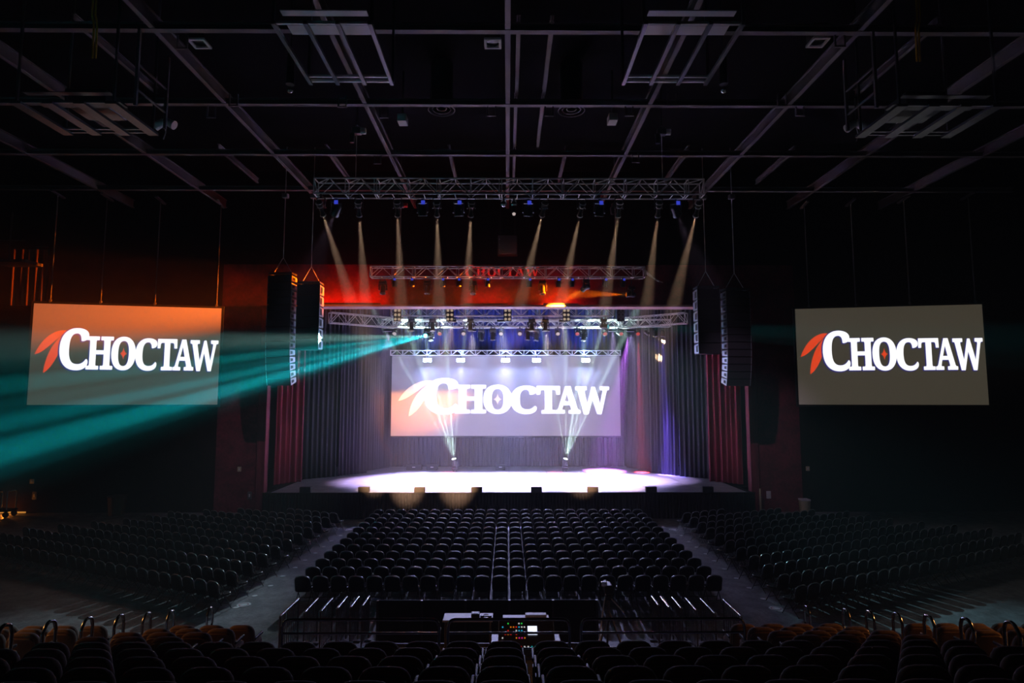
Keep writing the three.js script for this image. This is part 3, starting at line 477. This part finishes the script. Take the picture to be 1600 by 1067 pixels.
ladderFrame('hanging platform frame with wide slats under the yellow straps, plain wall side', 11.1, 13.8, -18.6, -16.5, 14.3, 0.3, 4, 18.83);
for (const s of [-1, 1]) projectorOn(s < 0 ? 'black projector on the hanging platform facing the orange screen' : 'black projector on the hanging platform facing the plain wall screen', s * 12.4, 14.66, -17.9);
for (const s of [-1, 1]) {
  const b = thing('side_brace', s < 0 ? 'tall grey bracket frame beside the hanging platform, orange screen side' : 'tall grey bracket frame beside the hanging platform, plain wall side', 'bracket', V(s * 10.55, 14.35, -17.4));
  part('upright', box(0.08, 2.3, 0.08, 0, 1.15, 0.6), M.beamPaint, b); part('upright', box(0.08, 2.3, 0.08, 0, 1.15, -0.9), M.beamPaint, b); part('rail', box(0.05, 0.05, 1.5, 0, 0.5, -0.15), M.beamPaint, b); part('rail', box(0.05, 0.05, 1.5, 0, 1.25, -0.15), M.beamPaint, b);
  const y = thing('yellow_strap', s < 0 ? 'pair of yellow lifting straps over the platform, orange screen side' : 'pair of yellow lifting straps over the platform, plain wall side', 'strap', V(s * 11.75, 16.6, -16.55));
  for (const o of [-0.03, 0.06]) part('strap', tube([V(o, 2.2, 0), V(o - s * 0.02, 0.35, 0), V(o - s * 0.1, 0.0, 0.02), V(o - s * 0.12, -1.0, 0.02)], 0.025, 20, 6), M.yellowChain, y);
}
for (const [px, py, label] of [[312, 68, 'square white-framed downlight over the wide platform, orange screen side'], [770, 68, 'square white-framed downlight beside the middle ceiling beam'], [1278, 66, 'square white-framed downlight over the wide platform, plain wall side']]) {
  const d = thing('ceiling_downlight', label, 'downlight', on(px, py, CEIL - 0.02));
  part('frame', merge([box(0.5, 0.06, 0.07, 0, 0, 0.22), box(0.5, 0.06, 0.07, 0, 0, -0.22), box(0.07, 0.06, 0.4, 0.22, 0, 0), box(0.07, 0.06, 0.4, -0.22, 0, 0)]), M.white, d); part('reflector', new THREE.CylinderGeometry(0.15, 0.19, 0.1, 18, 1, true).translate(0, 0.06, 0), M.steel, d); part('housing', box(0.46, 0.4, 0.46, 0, 0.26, 0), M.fixture, d);
}
for (const [px, py, label] of [[629, 193, 'small pink-lit box on the ceiling grid, orange screen side'], [957, 192, 'small pink-lit box on the ceiling grid, plain wall side']]) { const d = thing('ceiling_box', label, 'ceiling box', on(px, py, CEIL + 0.05)); part('case', rbox(0.34, 0.3, 0.5, 0.02, 0, 0.15, 0), M.white, d); part('bracket', box(0.06, 1.9, 0.06, 0, 1.2, 0), M.steel, d); }
for (const [px, py, label] of [[690, 172, 'round ring air diffuser between ceiling beams, orange screen side'], [893, 173, 'round ring air diffuser between ceiling beams, plain wall side']]) { const d = thing('air_diffuser', label, 'air vent', on(px, py, CEIL + 0.3)); for (const r of [0.5, 0.34, 0.18]) part('ring', new THREE.TorusGeometry(r, 0.025, 6, 28).rotateX(Math.PI / 2), M.beamPaint, d, V(0, 0.2 * (0.5 - r), 0)); part('duct', new THREE.CylinderGeometry(0.42, 0.42, 1.7, 20, 1, true).translate(0, 0.97, 0), M.fixture, d); }
for (const [px, py, label] of [[258, 192, 'ceiling followspot with white shine beside the platform, orange screen side'], [1338, 195, 'ceiling followspot with white shine beside the platform, plain wall side']]) {
  const p = on(px, py, 15.7), d = thing('ceiling_spot_cluster', label, 'ceiling lamp', p); part('arm', bar(V(0, 0, 0), V(0, CEIL - 15.7, 0), 0.03), M.steel, d);
  part('lamp_can', new THREE.CylinderGeometry(0.12, 0.16, 0.4, 14).rotateZ(1.1).translate(0.15, 0, 0), M.alu, d); part('lamp_can', new THREE.CylinderGeometry(0.12, 0.15, 0.36, 14).rotateZ(-1.0).translate(-0.2, -0.05, 0), M.white, d); part('cable_tail', tube([V(0, -0.1, 0), V(0.04, -0.35, 0), V(-0.03, -0.6, 0)], 0.02, 12, 5), M.alu, d);
}
for (const [px, label] of [[453, 'chain bag with a shiny bottom hanging beside the ladder frame, orange screen side'], [1131, 'chain bag with a shiny bottom hanging beside the ladder frame, plain wall side']]) { const p = on(px, 140, 14.8), d = thing('chain_bag', label, 'chain bag', p); part('bag', new THREE.CylinderGeometry(0.1, 0.12, 0.9, 12).translate(0, 0.6, 0), M.fixture, d); part('chain', bar(V(0, 1, 0), V(0, 18.83 - 14.8, 0), 0.02, 6), M.steel, d); part('hook_block', new THREE.SphereGeometry(0.1, 12, 8), M.chrome, d); }
// wall platform high on the orange-lit wall
{
  const b = thing('wall_catwalk', 'short steel catwalk with rail and drape panel high on the orange-lit wall', 'catwalk', V(-26.3, 13.3, -32.6));
  part('deck', box(1.9, 0.16, 1.4, 0, 0, 0), M.beamPaint, b); part('rail_post', box(0.06, 2.6, 0.06, 0.05, 1.3, 0.6), M.beamPaint, b); part('rail_post', box(0.06, 2.6, 0.06, -0.8, 1.3, 0.6), M.beamPaint, b); part('hand_rail', box(1.7, 0.05, 0.05, 0, 1.1, 0.6), M.beamPaint, b);
  part('drape_panel', drape([[-0.7, -0.6], [1.3, -0.6]], -2.2, 0.9, 0.4, 0.04), M.brownDrape, b); part('pipe', bar(V(1.35, 0.95, -0.3), V(0.75, 0.95, -0.3), 0.04), M.beamPaint, b);
}

// ================================================================== FURNITURE AND FITTINGS ALONG THE FRONT WALL
function plate(label, px, py, w, h, mat) { const p = at(px, py, -ZW - 0.02); const t = thing('wall_plate', label, 'wall plate', V(p.x, p.y, ZW + 0.02)); part('cover', slab(w, h, 0.04, 0.02, 0.006), mat, t); part('switch', box(w * 0.3, h * 0.4, 0.02, 0, 0, 0.03), M.white, t); }
plate('cream wall plate on the dark red wall beside the orange screen', 374, 733, 0.2, 0.26, M.cream);
plate('grey outlet box low on the dark red wall beside the stage', 390, 774, 0.22, 0.4, M.fixtureGrey);
plate('cream wall plate on the dark wall below the orange screen', 50, 752, 0.22, 0.24, M.cream);
plate('grey outlet box on the dark wall near the trolley', 54, 774, 0.24, 0.42, M.fixtureGrey);
plate('cream wall plate on the dark wall under the plain wall screen', 1262, 732, 0.2, 0.24, M.cream);
plate('white outlet box low on the dark red wall by the cream bin', 1201, 773, 0.24, 0.4, M.white);
{
  const bin = (label, p, w, h, mat, lid) => { const b = thing('waste_bin', label, 'bin', p); part('body', new THREE.CylinderGeometry(w * 0.68, w * 0.56, h, 4, 1).rotateY(Math.PI / 4).translate(0, h / 2, 0), mat, b); part('lid', rbox(w * 1.02, 0.09, w * 1.02, 0.02, 0, h + 0.04, 0), lid, b); };
  bin('tall brown waste bin against the dark wall below the orange screen', V(-20.45, 0, -33.0), 0.68, 0.95, M.brown, M.brown);
  bin('cream waste bin beside the dark red wall past the stage end', V(15.7, 0, -33.0), 0.46, 0.72, M.cream, M.white);
  const c = thing('trolley', 'small steel trolley with a push handle by the glowing threshold', 'trolley', V(-26.2, 0, -32.6));
  part('deck', rbox(1.3, 0.1, 0.7, 0.02, 0, 0.35, 0), M.steel, c); part('handle', tube([V(0.55, 0.38, 0.3), V(0.55, 1.25, 0.3), V(0.5, 1.32, 0.2), V(0.5, 1.32, -0.2), V(0.55, 1.25, -0.3), V(0.55, 0.38, -0.3)], 0.03, 30, 8), M.alu, c); part('handle', tube([V(-0.2, 0.38, 0.3), V(-0.2, 1.2, 0.3), V(-0.15, 1.25, 0), V(-0.2, 1.2, -0.3), V(-0.2, 0.38, -0.3)], 0.03, 30, 8), M.alu, c);
  for (const x of [-0.5, 0.5]) for (const z of [-0.27, 0.27]) part('wheel', new THREE.CylinderGeometry(0.15, 0.15, 0.06, 16).rotateX(Math.PI / 2).translate(x, 0.15, z), M.fixture, c);
  const t = thing('threshold_light', 'glowing orange strip standing in for light leaking under a door', 'light leak', V(-26.6, 0.02, -33.45)); part('light_leak_strip', box(2.1, 0.08, 0.06, 0, 0.05, 0), glow(0xffa848, 0.49), t); part('housing', box(2.15, 0.03, 0.1, 0, 0.0, 0), M.steel, t);  // glowing strip stands in for light leaking under a door, not a lamp
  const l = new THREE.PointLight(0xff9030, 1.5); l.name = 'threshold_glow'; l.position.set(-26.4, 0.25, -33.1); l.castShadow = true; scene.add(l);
  const post = thing('stage_post', 'slim pale post standing at the stage end near the cream bin', 'post', V(13.45, 0, -33.2)); part('shaft', bar(V(0, 0.05, 0), V(0, 1.3, 0), 0.05), M.cream, post); part('foot', new THREE.CylinderGeometry(0.14, 0.16, 0.05, 16).translate(0, 0.025, 0), M.steel, post);
}
for (const [px, py, w, label] of [[655, 728, 1.0, 'low black floor monitor upstage below the feather end of the screen'], [686, 724, 0.7, 'smaller low black floor monitor near the white floor lamp'], [783, 725, 0.6, 'low black floor monitor upstage below the middle of the screen']]) {
  const p = on(px, py, SH), m = thing('floor_monitor', label, 'floor monitor', V(p.x, SH, Math.max(p.z, -42))), s = new THREE.Shape(); s.moveTo(-0.25, 0); s.lineTo(0.25, 0); s.lineTo(0.05, 0.34); s.lineTo(-0.2, 0.34); s.lineTo(-0.25, 0);
  part('cabinet', new THREE.ExtrudeGeometry(s, { depth: w, bevelEnabled: true, bevelSize: 0.01, bevelThickness: 0.01, bevelSegments: 1 }).rotateY(Math.PI / 2).translate(-w / 2, 0.01, 0), M.speaker, m); part('handle', box(0.2, 0.04, 0.02, 0, 0.2, 0.26), M.alu, m);
}

// ================================================================== FLOOR CHAIRS
const chairGeo = (() => {
  const back = slab(0.46, 0.48, 0.08, 0.12, 0.034, 4, 0.05, 0.03), bp = back.attributes.position; for (let i = 0; i < bp.count; i++) bp.setZ(i, bp.getZ(i) - 0.35 * bp.getX(i) ** 2);
  back.rotateX(0.2).translate(0, 0.63, 0.24);
  const seat = slab(0.44, 0.42, 0.08, 0.09, 0.025, 3).rotateX(-Math.PI / 2).translate(0, 0.44, -0.04);
  const fl = (s) => bar(V(s * 0.205, 0.82, 0.26), V(s * 0.205, 0.012, -0.24), 0.012, 6), rl = (s) => bar(V(s * 0.19, 0.45, -0.1), V(s * 0.19, 0.012, 0.3), 0.012, 6);
  const st = merge([bar(V(-0.205, 0.14, -0.16), V(0.205, 0.14, -0.16), 0.009, 5), bar(V(-0.19, 0.14, 0.2), V(0.19, 0.14, 0.2), 0.009, 5)]);
  const fr = tube([V(-0.215, 0.5, 0.195), V(-0.232, 0.7, 0.235), V(-0.215, 0.81, 0.255), V(-0.13, 0.868, 0.272), V(0, 0.882, 0.28), V(0.13, 0.868, 0.272), V(0.215, 0.81, 0.255), V(0.232, 0.7, 0.235), V(0.215, 0.5, 0.195)], 0.012, 22, 7);
  return { back, seat, fr, legs: [fl(-1), fl(1), rl(-1), rl(1)], st };
})();
const chairs = [];
for (let r = 0; r < 12; r++) for (let c = 0; c < 24; c++) chairs.push({ x: 0.045 + (c - 11.5) * 0.53, z: -18.99 - 0.985 * r, a: 0, b: 0, r, end: c === 0 ? -1 : c === 23 ? 1 : 0 });
const outer = [20.9, 20.3, 19.7, 18.8, 17.9, 17.0, 16.3, 15.7, 14.5, 12.9, 10.3], RA = Math.atan(0.48);
for (const s of [-1, 1]) for (let r = 0; r < 11; r++) {
  const x0 = s < 0 ? 8.33 - 0.047 * r : 8.12, z0 = s < 0 ? -18.47 - 1.057 * r : -17.95 - 1.1 * r;
  for (let i = 0; ; i++) { const x = x0 + i * 0.52 * Math.cos(RA); if (x > outer[r]) break; const z = z0 - i * 0.52 * Math.sin(RA); if (z < -31.2) break; chairs.push({ x: s * x, z, a: s * RA, b: s, r, end: i === 0 ? s : 0 }); }
}
const inView = (x, y, z, m = 20) => { const [px, py] = seenAt(V(x, y, z)); return px > -m && px < 1600 + m && py < 1067 + m; };
const seen = chairs.filter((c) => inView(c.x, 0.8, c.z)).sort((p, q) => Math.hypot(p.x, p.z) - Math.hypot(q.x, q.z));
const near = new Set(seen.slice(0, 300));
const ORD = ['rearmost', 'second', 'third', 'fourth', 'fifth', 'sixth', 'seventh', 'eighth', 'ninth', 'tenth', 'eleventh', 'twelfth'], rowText = (r) => r ? ORD[r] + ' row from the rear' : 'rearmost row';
const chairTag = (c) => { const b = c.b === 0 ? 'straight middle block' : c.b < 0 ? 'angled block, orange screen side' : 'angled block, plain wall side'; const e = !c.end ? 'black folding chair, ' : c.b ? 'aisle-end black folding chair, ' : c.end < 0 ? 'aisle-end black folding chair towards the orange screen, ' : 'aisle-end black folding chair towards the plain wall, '; return [e + rowText(c.r) + ', ' + b, 'chairs in the ' + rowText(c.r) + ' of the ' + b]; };
let proto = null;
for (const c of seen.slice(0, 300)) {
  let o;
  if (!proto) {
    o = proto = thing('folding_chair', chairTag(c)[0], 'chair', null, chairTag(c)[1]);
    part('backrest', chairGeo.back, M.vinyl, o); part('seat', chairGeo.seat, M.vinyl, o); for (const l of chairGeo.legs) part('leg', l, M.chairMetal, o); part('stretcher', chairGeo.st, M.chairMetal, o); part('back_frame', chairGeo.fr, M.tubeMetal, o);
  } else o = copyOf(proto, ...chairTag(c));
  o.position.set(c.x, 0, c.z); o.rotation.y = c.a + (rnd() - 0.5) * 0.04;
}
{
  const rest = seen.slice(300), gp = merge([chairGeo.back.clone(), chairGeo.seat.clone()]), gm = merge([...chairGeo.legs.map((l) => l.clone()), chairGeo.st.clone(), chairGeo.fr.clone()]), g = mergeGeometries([gp, gm], true), im = new THREE.InstancedMesh(g, [M.vinyl, M.tubeMetal], rest.length), d = new THREE.Object3D();
  rest.forEach((c, i) => { d.position.set(c.x, 0, c.z); d.rotation.y = c.a + (rnd() - 0.5) * 0.04; d.updateMatrix(); im.setMatrixAt(i, d.matrix); });
  im.name = 'folding_chairs_beyond'; im.castShadow = im.receiveShadow = true; im.userData.kind = 'stuff'; tag(im, 'remaining rows of black padded folding chairs nearer the stage', 'chairs'); scene.add(im);
}
// row markers on the aisle floor
{
  const dot = new THREE.CylinderGeometry(0.085, 0.085, 0.008, 14).translate(0, 0.006, 0), big = new THREE.CylinderGeometry(0.2, 0.2, 0.008, 24).translate(0, 0.006, 0), ring = new THREE.TorusGeometry(0.13, 0.015, 4, 24).rotateX(Math.PI / 2).scale(1, 0.2, 1).translate(0, 0.011, 0);
  const pinkPrint = std({ name: 'pink_print', color: lin(0.5, 0.12, 0.16), roughness: 0.6 });
  const Lm = [[260, 838], [378, 765], [477, 702], [555, 642], [632, 588], [695, 542], [760, 497], [812, 458], [862, 422], [918, 388], [958, 356]].map(([x, y]) => [300 + x / 4, 740 + y / 4]), Rm = [[1290, 858], [1183, 783], [1095, 715], [1015, 655], [940, 597], [875, 546], [820, 502], [765, 460], [716, 425], [670, 388], [630, 357]].map(([x, y]) => [900 + x / 4, 740 + y / 4]);
  for (const [list, l] of [[Lm, 'orange screen'], [Rm, 'plain wall screen']]) list.forEach(([x, y], i) => { const m = part(numbered('row_marker'), dot, M.white, scene, on(x, y, 0)); m.position.x -= Math.sign(m.position.x) * 0.07; tag(m, `small white row marker on the aisle floor, ${NTH[i]} from the rear, ${l} side`, 'floor marker', 'row markers in the aisle, ' + l + ' side'); });
  for (const [x, y, l] of [[381, 945, 'large round floor sticker at the rear of the aisle, orange screen side'], [547, 827.5, 'large round floor sticker by the front row of the aisle, orange screen side'], [1212.5, 951, 'large round floor sticker at the rear of the aisle, plain wall side'], [1052, 827.5, 'large round floor sticker by the front row of the aisle, plain wall side']]) { const t = thing('floor_sticker', l, 'floor sticker', on(x, y, 0)); part('disc', big, M.white, t); part('print_ring', ring, pinkPrint, t); }
}

// ================================================================== RAKED SEATS
{
  const back = slab(0.5, 0.58, 0.1, 0.14, 0.03, 4).rotateX(0.16), shell = slab(0.46, 0.5, 0.03, 0.1, 0.01, 3).rotateX(0.16), cush = slab(0.47, 0.44, 0.11, 0.08, 0.03, 3).rotateX(-Math.PI / 2 + 0.1);
  const arm = rbox(0.04, 0.05, 0.36, 0.015), stand = merge([box(0.04, 0.5, 0.1, 0, 0.25, 0.08), box(0.06, 0.03, 0.34, 0, 0.015, 0.05)]);
  const ORDF = ['front', 'second', 'third', 'fourth', 'fifth', 'sixth', 'seventh', 'eighth', 'ninth'];
  let p0 = null;
  const seat = (x, y, z, label, group) => {
    let o;
    if (!p0) {
      o = p0 = thing('theatre_seat', label, 'seat', null, group);
      part('backrest', back, M.seatCloth, o, V(0, 0.57, 0.16)); part('back_shell', shell, M.seatShell, o, V(0, 0.55, 0.225)); part('seat', cush, M.seatCloth, o, V(0, 0.42, -0.1)); for (const s of [-1, 1]) { part('armrest', arm, M.fixture, o, V(s * 0.25, 0.6, -0.02)); part('stand', stand, M.steel, o, V(s * 0.24, 0, 0)); }
    } else o = copyOf(p0, label, group);
    o.position.set(x, y, z);
  };
  for (let i = 0; i < 9; i++) {
    const { z, step } = ROW(i);
    for (const s of [-1, 1]) for (let k = 0; k < 40; k++) {
      const x = s < 0 ? -0.04 - 0.55 * k : 0.6 + 0.55 * k, ax = Math.abs(x);
      if (ax > 6.35 && ax < 7.45) continue; if (i >= 5 && ax < 4.45) continue;
      if (!inView(x, step + 0.8, z, 30)) continue;
      const zone = ax < 4.3 ? 0 : ax < 6.9 ? 1 : 2, sd = s < 0 ? 'orange screen side' : 'plain wall side';
      const t = zone === 0 ? (i < 5 && [`black theatre seat in the ${ORDF[4 - i]} row behind the curved guard rails`, `middle raked seats, ${ORDF[4 - i]} row`]) : zone === 1 ? [`dark theatre seat between guard rails and stairs, ${ORDF[8 - i]} row, ${sd}`, `raked seats beside the stairs, ${ORDF[8 - i]} row, ${sd}`] : [`theatre seat beyond the stair handrails, ${ORDF[8 - i]} row, ${sd}`, `raked seats beyond the stairs, ${ORDF[8 - i]} row, ${sd}`];
      seat(x, step, z + 0.05, t[0], t[1]);
    }
  }
  // aisle handrails, one loop on every step
  const loop = tube([V(0, 0, 0.13), V(0, 0.55, 0.13), V(0, 0.85, 0.13), V(0, 0.97, 0.06), V(0, 1.0, 0), V(0, 0.97, -0.1), V(0, 0.85, -0.14), V(0, 0.62, -0.13), V(0, 0.52, -0.05), V(0, 0.5, 0.12)], 0.026, 48, 8), foot = new THREE.CylinderGeometry(0.06, 0.06, 0.02, 14).translate(0, 0.01, 0.13);
  const chromeDark = std({ name: 'polished_rail', color: lin(0.3, 0.3, 0.32), metalness: 1, roughness: 0.12 });
  for (const s of [-1, 1]) for (let k = 0; k < 7; k++) {
    const z = -9.0 - 0.9 * k, i = Math.round((-z - 5.36) / 0.86), st = ROW(Math.min(i, 11)).step, sd = s < 0 ? 'orange screen side' : 'plain wall side';
    const h = thing('stair_handrail', `looped polished handrail, ${NTH[k]} going down the seating stairs, ${sd}`, 'handrail', V(s * (6.9 + (s > 0 ? 0.1 : 0)), st, ROW(i).z), 'looped handrails on the stairs, ' + sd); part('rail_loop', loop, chromeDark, h); part('foot_plate', foot, chromeDark, h);
  }
  // guard rails in front of the middle block
  for (const [x0, x1, label] of [[-3.43, -1.04, 'curved-end guard rail before the barriers, orange screen side'], [-0.905, 0.95, 'short curved-end guard rail right behind the lighting desk'], [1.13, 3.63, 'curved-end guard rail behind the covered camera']]) {
    const z = -9.75, y = ROW(4).step, g = thing('guard_rail', label, 'guard rail', V((x0 + x1) / 2, y, z)), w = (x1 - x0) / 2, top = 2.73 - y, mid = 2.53 - y;
    part('top_rail', tube([V(-w, mid, 0), V(-w, top - 0.1, 0), V(-w + 0.03, top - 0.03, 0), V(-w + 0.12, top, 0), V(0, top, 0), V(w - 0.12, top, 0), V(w - 0.03, top - 0.03, 0), V(w, top - 0.1, 0), V(w, mid, 0)], 0.024, 60, 8), chromeDark, g);
    part('mid_rail', bar(V(-w, mid, 0), V(w, mid, 0), 0.018, 10), chromeDark, g); part('low_rail', bar(V(-w, 0.3, 0), V(w, 0.3, 0), 0.018, 10), chromeDark, g);
    for (const s of [-1, 1]) part('post', bar(V(s * w, -0.02, 0), V(s * w, mid, 0), 0.022, 10), chromeDark, g);
  }
}

// ================================================================== MIX POSITION
{
  // crowd barriers parked on both sides
  const mk = (x, z0, z1, label, k, mat) => {
    const g = thing('crowd_barrier', label, 'barrier', V(x, 0, (z0 + z1) / 2)), L = z1 - z0;
    part('top_rail', rbox(0.06, 0.05, L, 0.02, 0, 1.05, 0), M.chrome, g); part('bottom_rail', box(0.03, 0.03, L, 0, 0.16, 0), M.steel, g); const b = bar(V(0, 0.16, 0), V(0, 1.03, 0), 0.009, 6); const n = 9;
    for (let i = 0; i < n; i++) part('baluster', b, M.steel, g, V(0, 0, -L / 2 + 0.05 + (L - 0.1) * i / (n - 1))); for (const s of [-1, 1]) part('foot', box(0.2, 0.03, 0.05, 0, 0.015, s * (L / 2 - 0.15)), M.steel, g); for (const s of [-1, 1]) part('end_post', bar(V(0, 0.02, s * L / 2), V(0, 1.05, s * L / 2), 0.02, 8), M.steel, g);
  };
  const paints = [M.alu, M.alu, M.alu, M.alu, M.alu, M.alu];
  [[-5.28, -16.11, -14.83], [-4.8, -16.11, -15.08], [-4.44, -16.15, -15.16], [-4.1, -16.25, -15.34], [-3.8, -16.25, -15.43], [-3.54, -16.3, -15.52]].forEach(([x, a, b], i) => mk(x, a, b, `baluster crowd barrier, ${NTH[i]} from the aisle, orange screen side`, i, paints[i]));
  [[3.7, -16.25, -15.51], [3.92, -16.2, -15.37], [4.2, -16.14, -15.28], [4.52, -16.09, -15.14], [4.89, -16.04, -14.92], [5.44, -15.98, -14.75]].forEach(([x, a, b], i) => mk(x, a, b, `baluster crowd barrier, ${NTH[5 - i]} from the aisle, plain wall side`, i, paints[i]));
  scene.traverse((o) => { if (/^crowd_barrier/.test(o.name)) o.userData.group = o.position.x < 0 ? 'crowd barriers, orange screen side' : 'crowd barriers, plain wall side'; });
  const wall = thing('pit_screen', 'wide plain black panel fence around the mix position', 'panel fence', V(-0.5, 0, -16.0)); for (let i = 0; i < 5; i++) part('panel', rbox(1.09, 1.03, 0.05, 0.01, -2.2 + i * 1.1, 0.53, 0), M.screenFrame, wall); for (let i = 0; i < 6; i++) part('post', box(0.05, 1.05, 0.07, -2.75 + i * 1.1, 0.525, 0.03), M.fixture, wall);
  const table = thing('work_table', 'long narrow table with a pale top by the black panel fence', 'table', V(-0.92, 0, -15.0)); part('top', rbox(1.16, 0.04, 0.5, 0.01, 0, 0.96, 0), M.desk, table); for (const x of [-0.52, 0.52]) for (const z of [-0.2, 0.2]) part('leg', bar(V(x, 0, z), V(x, 0.94, z), 0.02, 8), M.steel, table);
  const lap = thing('equipment_box', 'small dark equipment box on the pale table', 'equipment box', V(-0.75, 0.98, -15.0)); part('case', rbox(0.2, 0.09, 0.2, 0.02, 0, 0.045, 0), M.fixture, lap); part('lid_label', box(0.12, 0.004, 0.12, 0, 0.092, 0), M.desk, lap);
  const hp = thing('headphones', 'black headphones lying on the pale table', 'headphones', V(-0.5, 0.98, -15.0)); part('band', new THREE.TorusGeometry(0.09, 0.012, 6, 20, Math.PI).rotateX(-Math.PI / 2).translate(0, 0.02, 0), M.fixture, hp); for (const s of [-1, 1]) part('ear_cup', new THREE.CylinderGeometry(0.045, 0.045, 0.04, 14).translate(s * 0.09, 0.02, 0.02), M.fixture, hp);
  const dt = thing('console_table', 'table under the lit lighting desk', 'table', V(0.4, 0, -13.6)); part('top', rbox(1.5, 0.05, 1.3, 0.01, 0, 0.85, 0), M.fixture, dt); for (const x of [-0.7, 0.7]) for (const z of [-0.58, 0.58]) part('leg', bar(V(x, 0, z), V(x, 0.83, z), 0.025, 8), M.steel, dt);
  const con = thing('lighting_desk', 'lighting desk with coloured buttons and a bright touch screen', 'control desk', V(0.4, 0.89, -13.5));
  const sh = new THREE.Shape(); sh.moveTo(-0.45, 0); sh.lineTo(0.4, 0); sh.lineTo(0.4, 0.42); sh.lineTo(0.3, 0.44); sh.lineTo(-0.45, 0.1); sh.lineTo(-0.45, 0);
  part('chassis', new THREE.ExtrudeGeometry(sh, { depth: 1.16, bevelEnabled: true, bevelSize: 0.01, bevelThickness: 0.01, bevelSegments: 1 }).rotateY(Math.PI / 2).translate(-0.58, 0, 0), M.fixture, con);
  part('lid', rbox(1.0, 0.02, 0.22, 0.005, 0.0, 0.46, -0.38), M.desk, con); part('book', rbox(0.46, 0.05, 0.16, 0.01, 0.22, 0.5, -0.4), M.desk, con);
  const tilt = new THREE.Quaternion().setFromAxisAngle(V(1, 0, 0), Math.atan2(0.34, 0.75)), onDesk = (u, v, off = 0.012) => V(u, 0.1 + 0.34 * v + off, 0.45 - 0.75 * v + off * 0.5);
  part('touch_screen', new THREE.PlaneGeometry(0.2, 0.24).rotateX(-Math.PI / 2), glow(0xdfe8ff, 1.4), con, onDesk(0.13, 0.6, 0.02), tilt);
  const cols = [0xff3020, 0xff9020, 0x40ff60, 0xffffff, 0x30d0ff, 0xff30a0], bt = box(0.028, 0.014, 0.028);
  for (let i = 0; i < 9; i++) for (let j = 0; j < 5; j++) if (rnd() > 0.35) part('button', bt, glow(cols[Math.floor(rnd() * 6)], 0.49), con, onDesk(-0.5 + i * 0.058, 0.36 + j * 0.12), tilt);
  for (let i = 0; i < 12; i++) part('fader_light', bt, glow([0xff2020, 0xffd020, 0xffd020, 0xff2020, 0xff2020, 0xffffff, 0xffffff, 0x20c0c0, 0x20c0c0, 0xc030ff, 0x20e0a0, 0x20e0a0][i], 0.49), con, onDesk(-0.42 + i * 0.075, 0.08), tilt);
  // covered camera on a tripod
  const cam = thing('tripod_camera', 'black covered video camera on a tripod beside the mix position', 'camera', V(2.42, 0, -15.2));
  for (const [dx, dz] of [[-0.35, 0.25], [0.38, 0.2], [0.02, -0.42]]) part('leg', bar(V(dx, 0, dz), V(0, 1.05, 0), 0.025, 8), M.steel, cam);
  part('column', bar(V(0, 0.8, 0), V(0, 1.3, 0), 0.04), M.steel, cam); part('pan_head', rbox(0.16, 0.14, 0.16, 0.03, 0, 1.36, 0), M.fixture, cam); part('camera_body', rbox(0.2, 0.22, 0.42, 0.05, 0, 1.55, -0.05), M.fixture, cam); part('lens', new THREE.CylinderGeometry(0.07, 0.08, 0.2, 16).rotateX(Math.PI / 2).translate(0, 1.55, -0.34), M.fixture, cam);
  part('viewfinder', rbox(0.14, 0.1, 0.12, 0.02, -0.12, 1.7, 0.12), M.chrome, cam); part('pan_bar', bar(V(0.05, 1.34, 0.05), V(0.28, 1.15, 0.45), 0.014, 8), M.alu, cam); part('cable', tube([V(-0.1, 1.4, 0.1), V(-0.2, 0.9, 0.2), V(-0.28, 0.3, 0.3), V(-0.2, 0.02, 0.4)], 0.014, 24, 6), M.alu, cam);
}
// warm wall lamps behind the viewer's sides
for (const s of [-1, 1]) {
  const w = thing('wall_sconce', s < 0 ? 'warm wall lamp on the side wall, orange screen side' : 'warm wall lamp on the side wall, plain wall side', 'wall lamp', V(s * 28.85, 9.0, -9.0)); part('bracket', rbox(0.12, 0.5, 0.3, 0.02), M.steel, w); part('lamp_shade', new THREE.CylinderGeometry(0.14, 0.2, 0.4, 16, 1, true).translate(-s * 0.22, 0, 0), M.brown, w); part('bulb', new THREE.IcosahedronGeometry(0.07, 0).translate(-s * 0.22, 0.02, 0), glow(0xff9030, 0.49), w);
  spot(V(s * 28.4, 9.0, -9.0), V(s * 10.5, 1.6, -11.0), 0xffa858, 600, 0.17, 0.9, 5);
}
renderer.render(scene, camera);
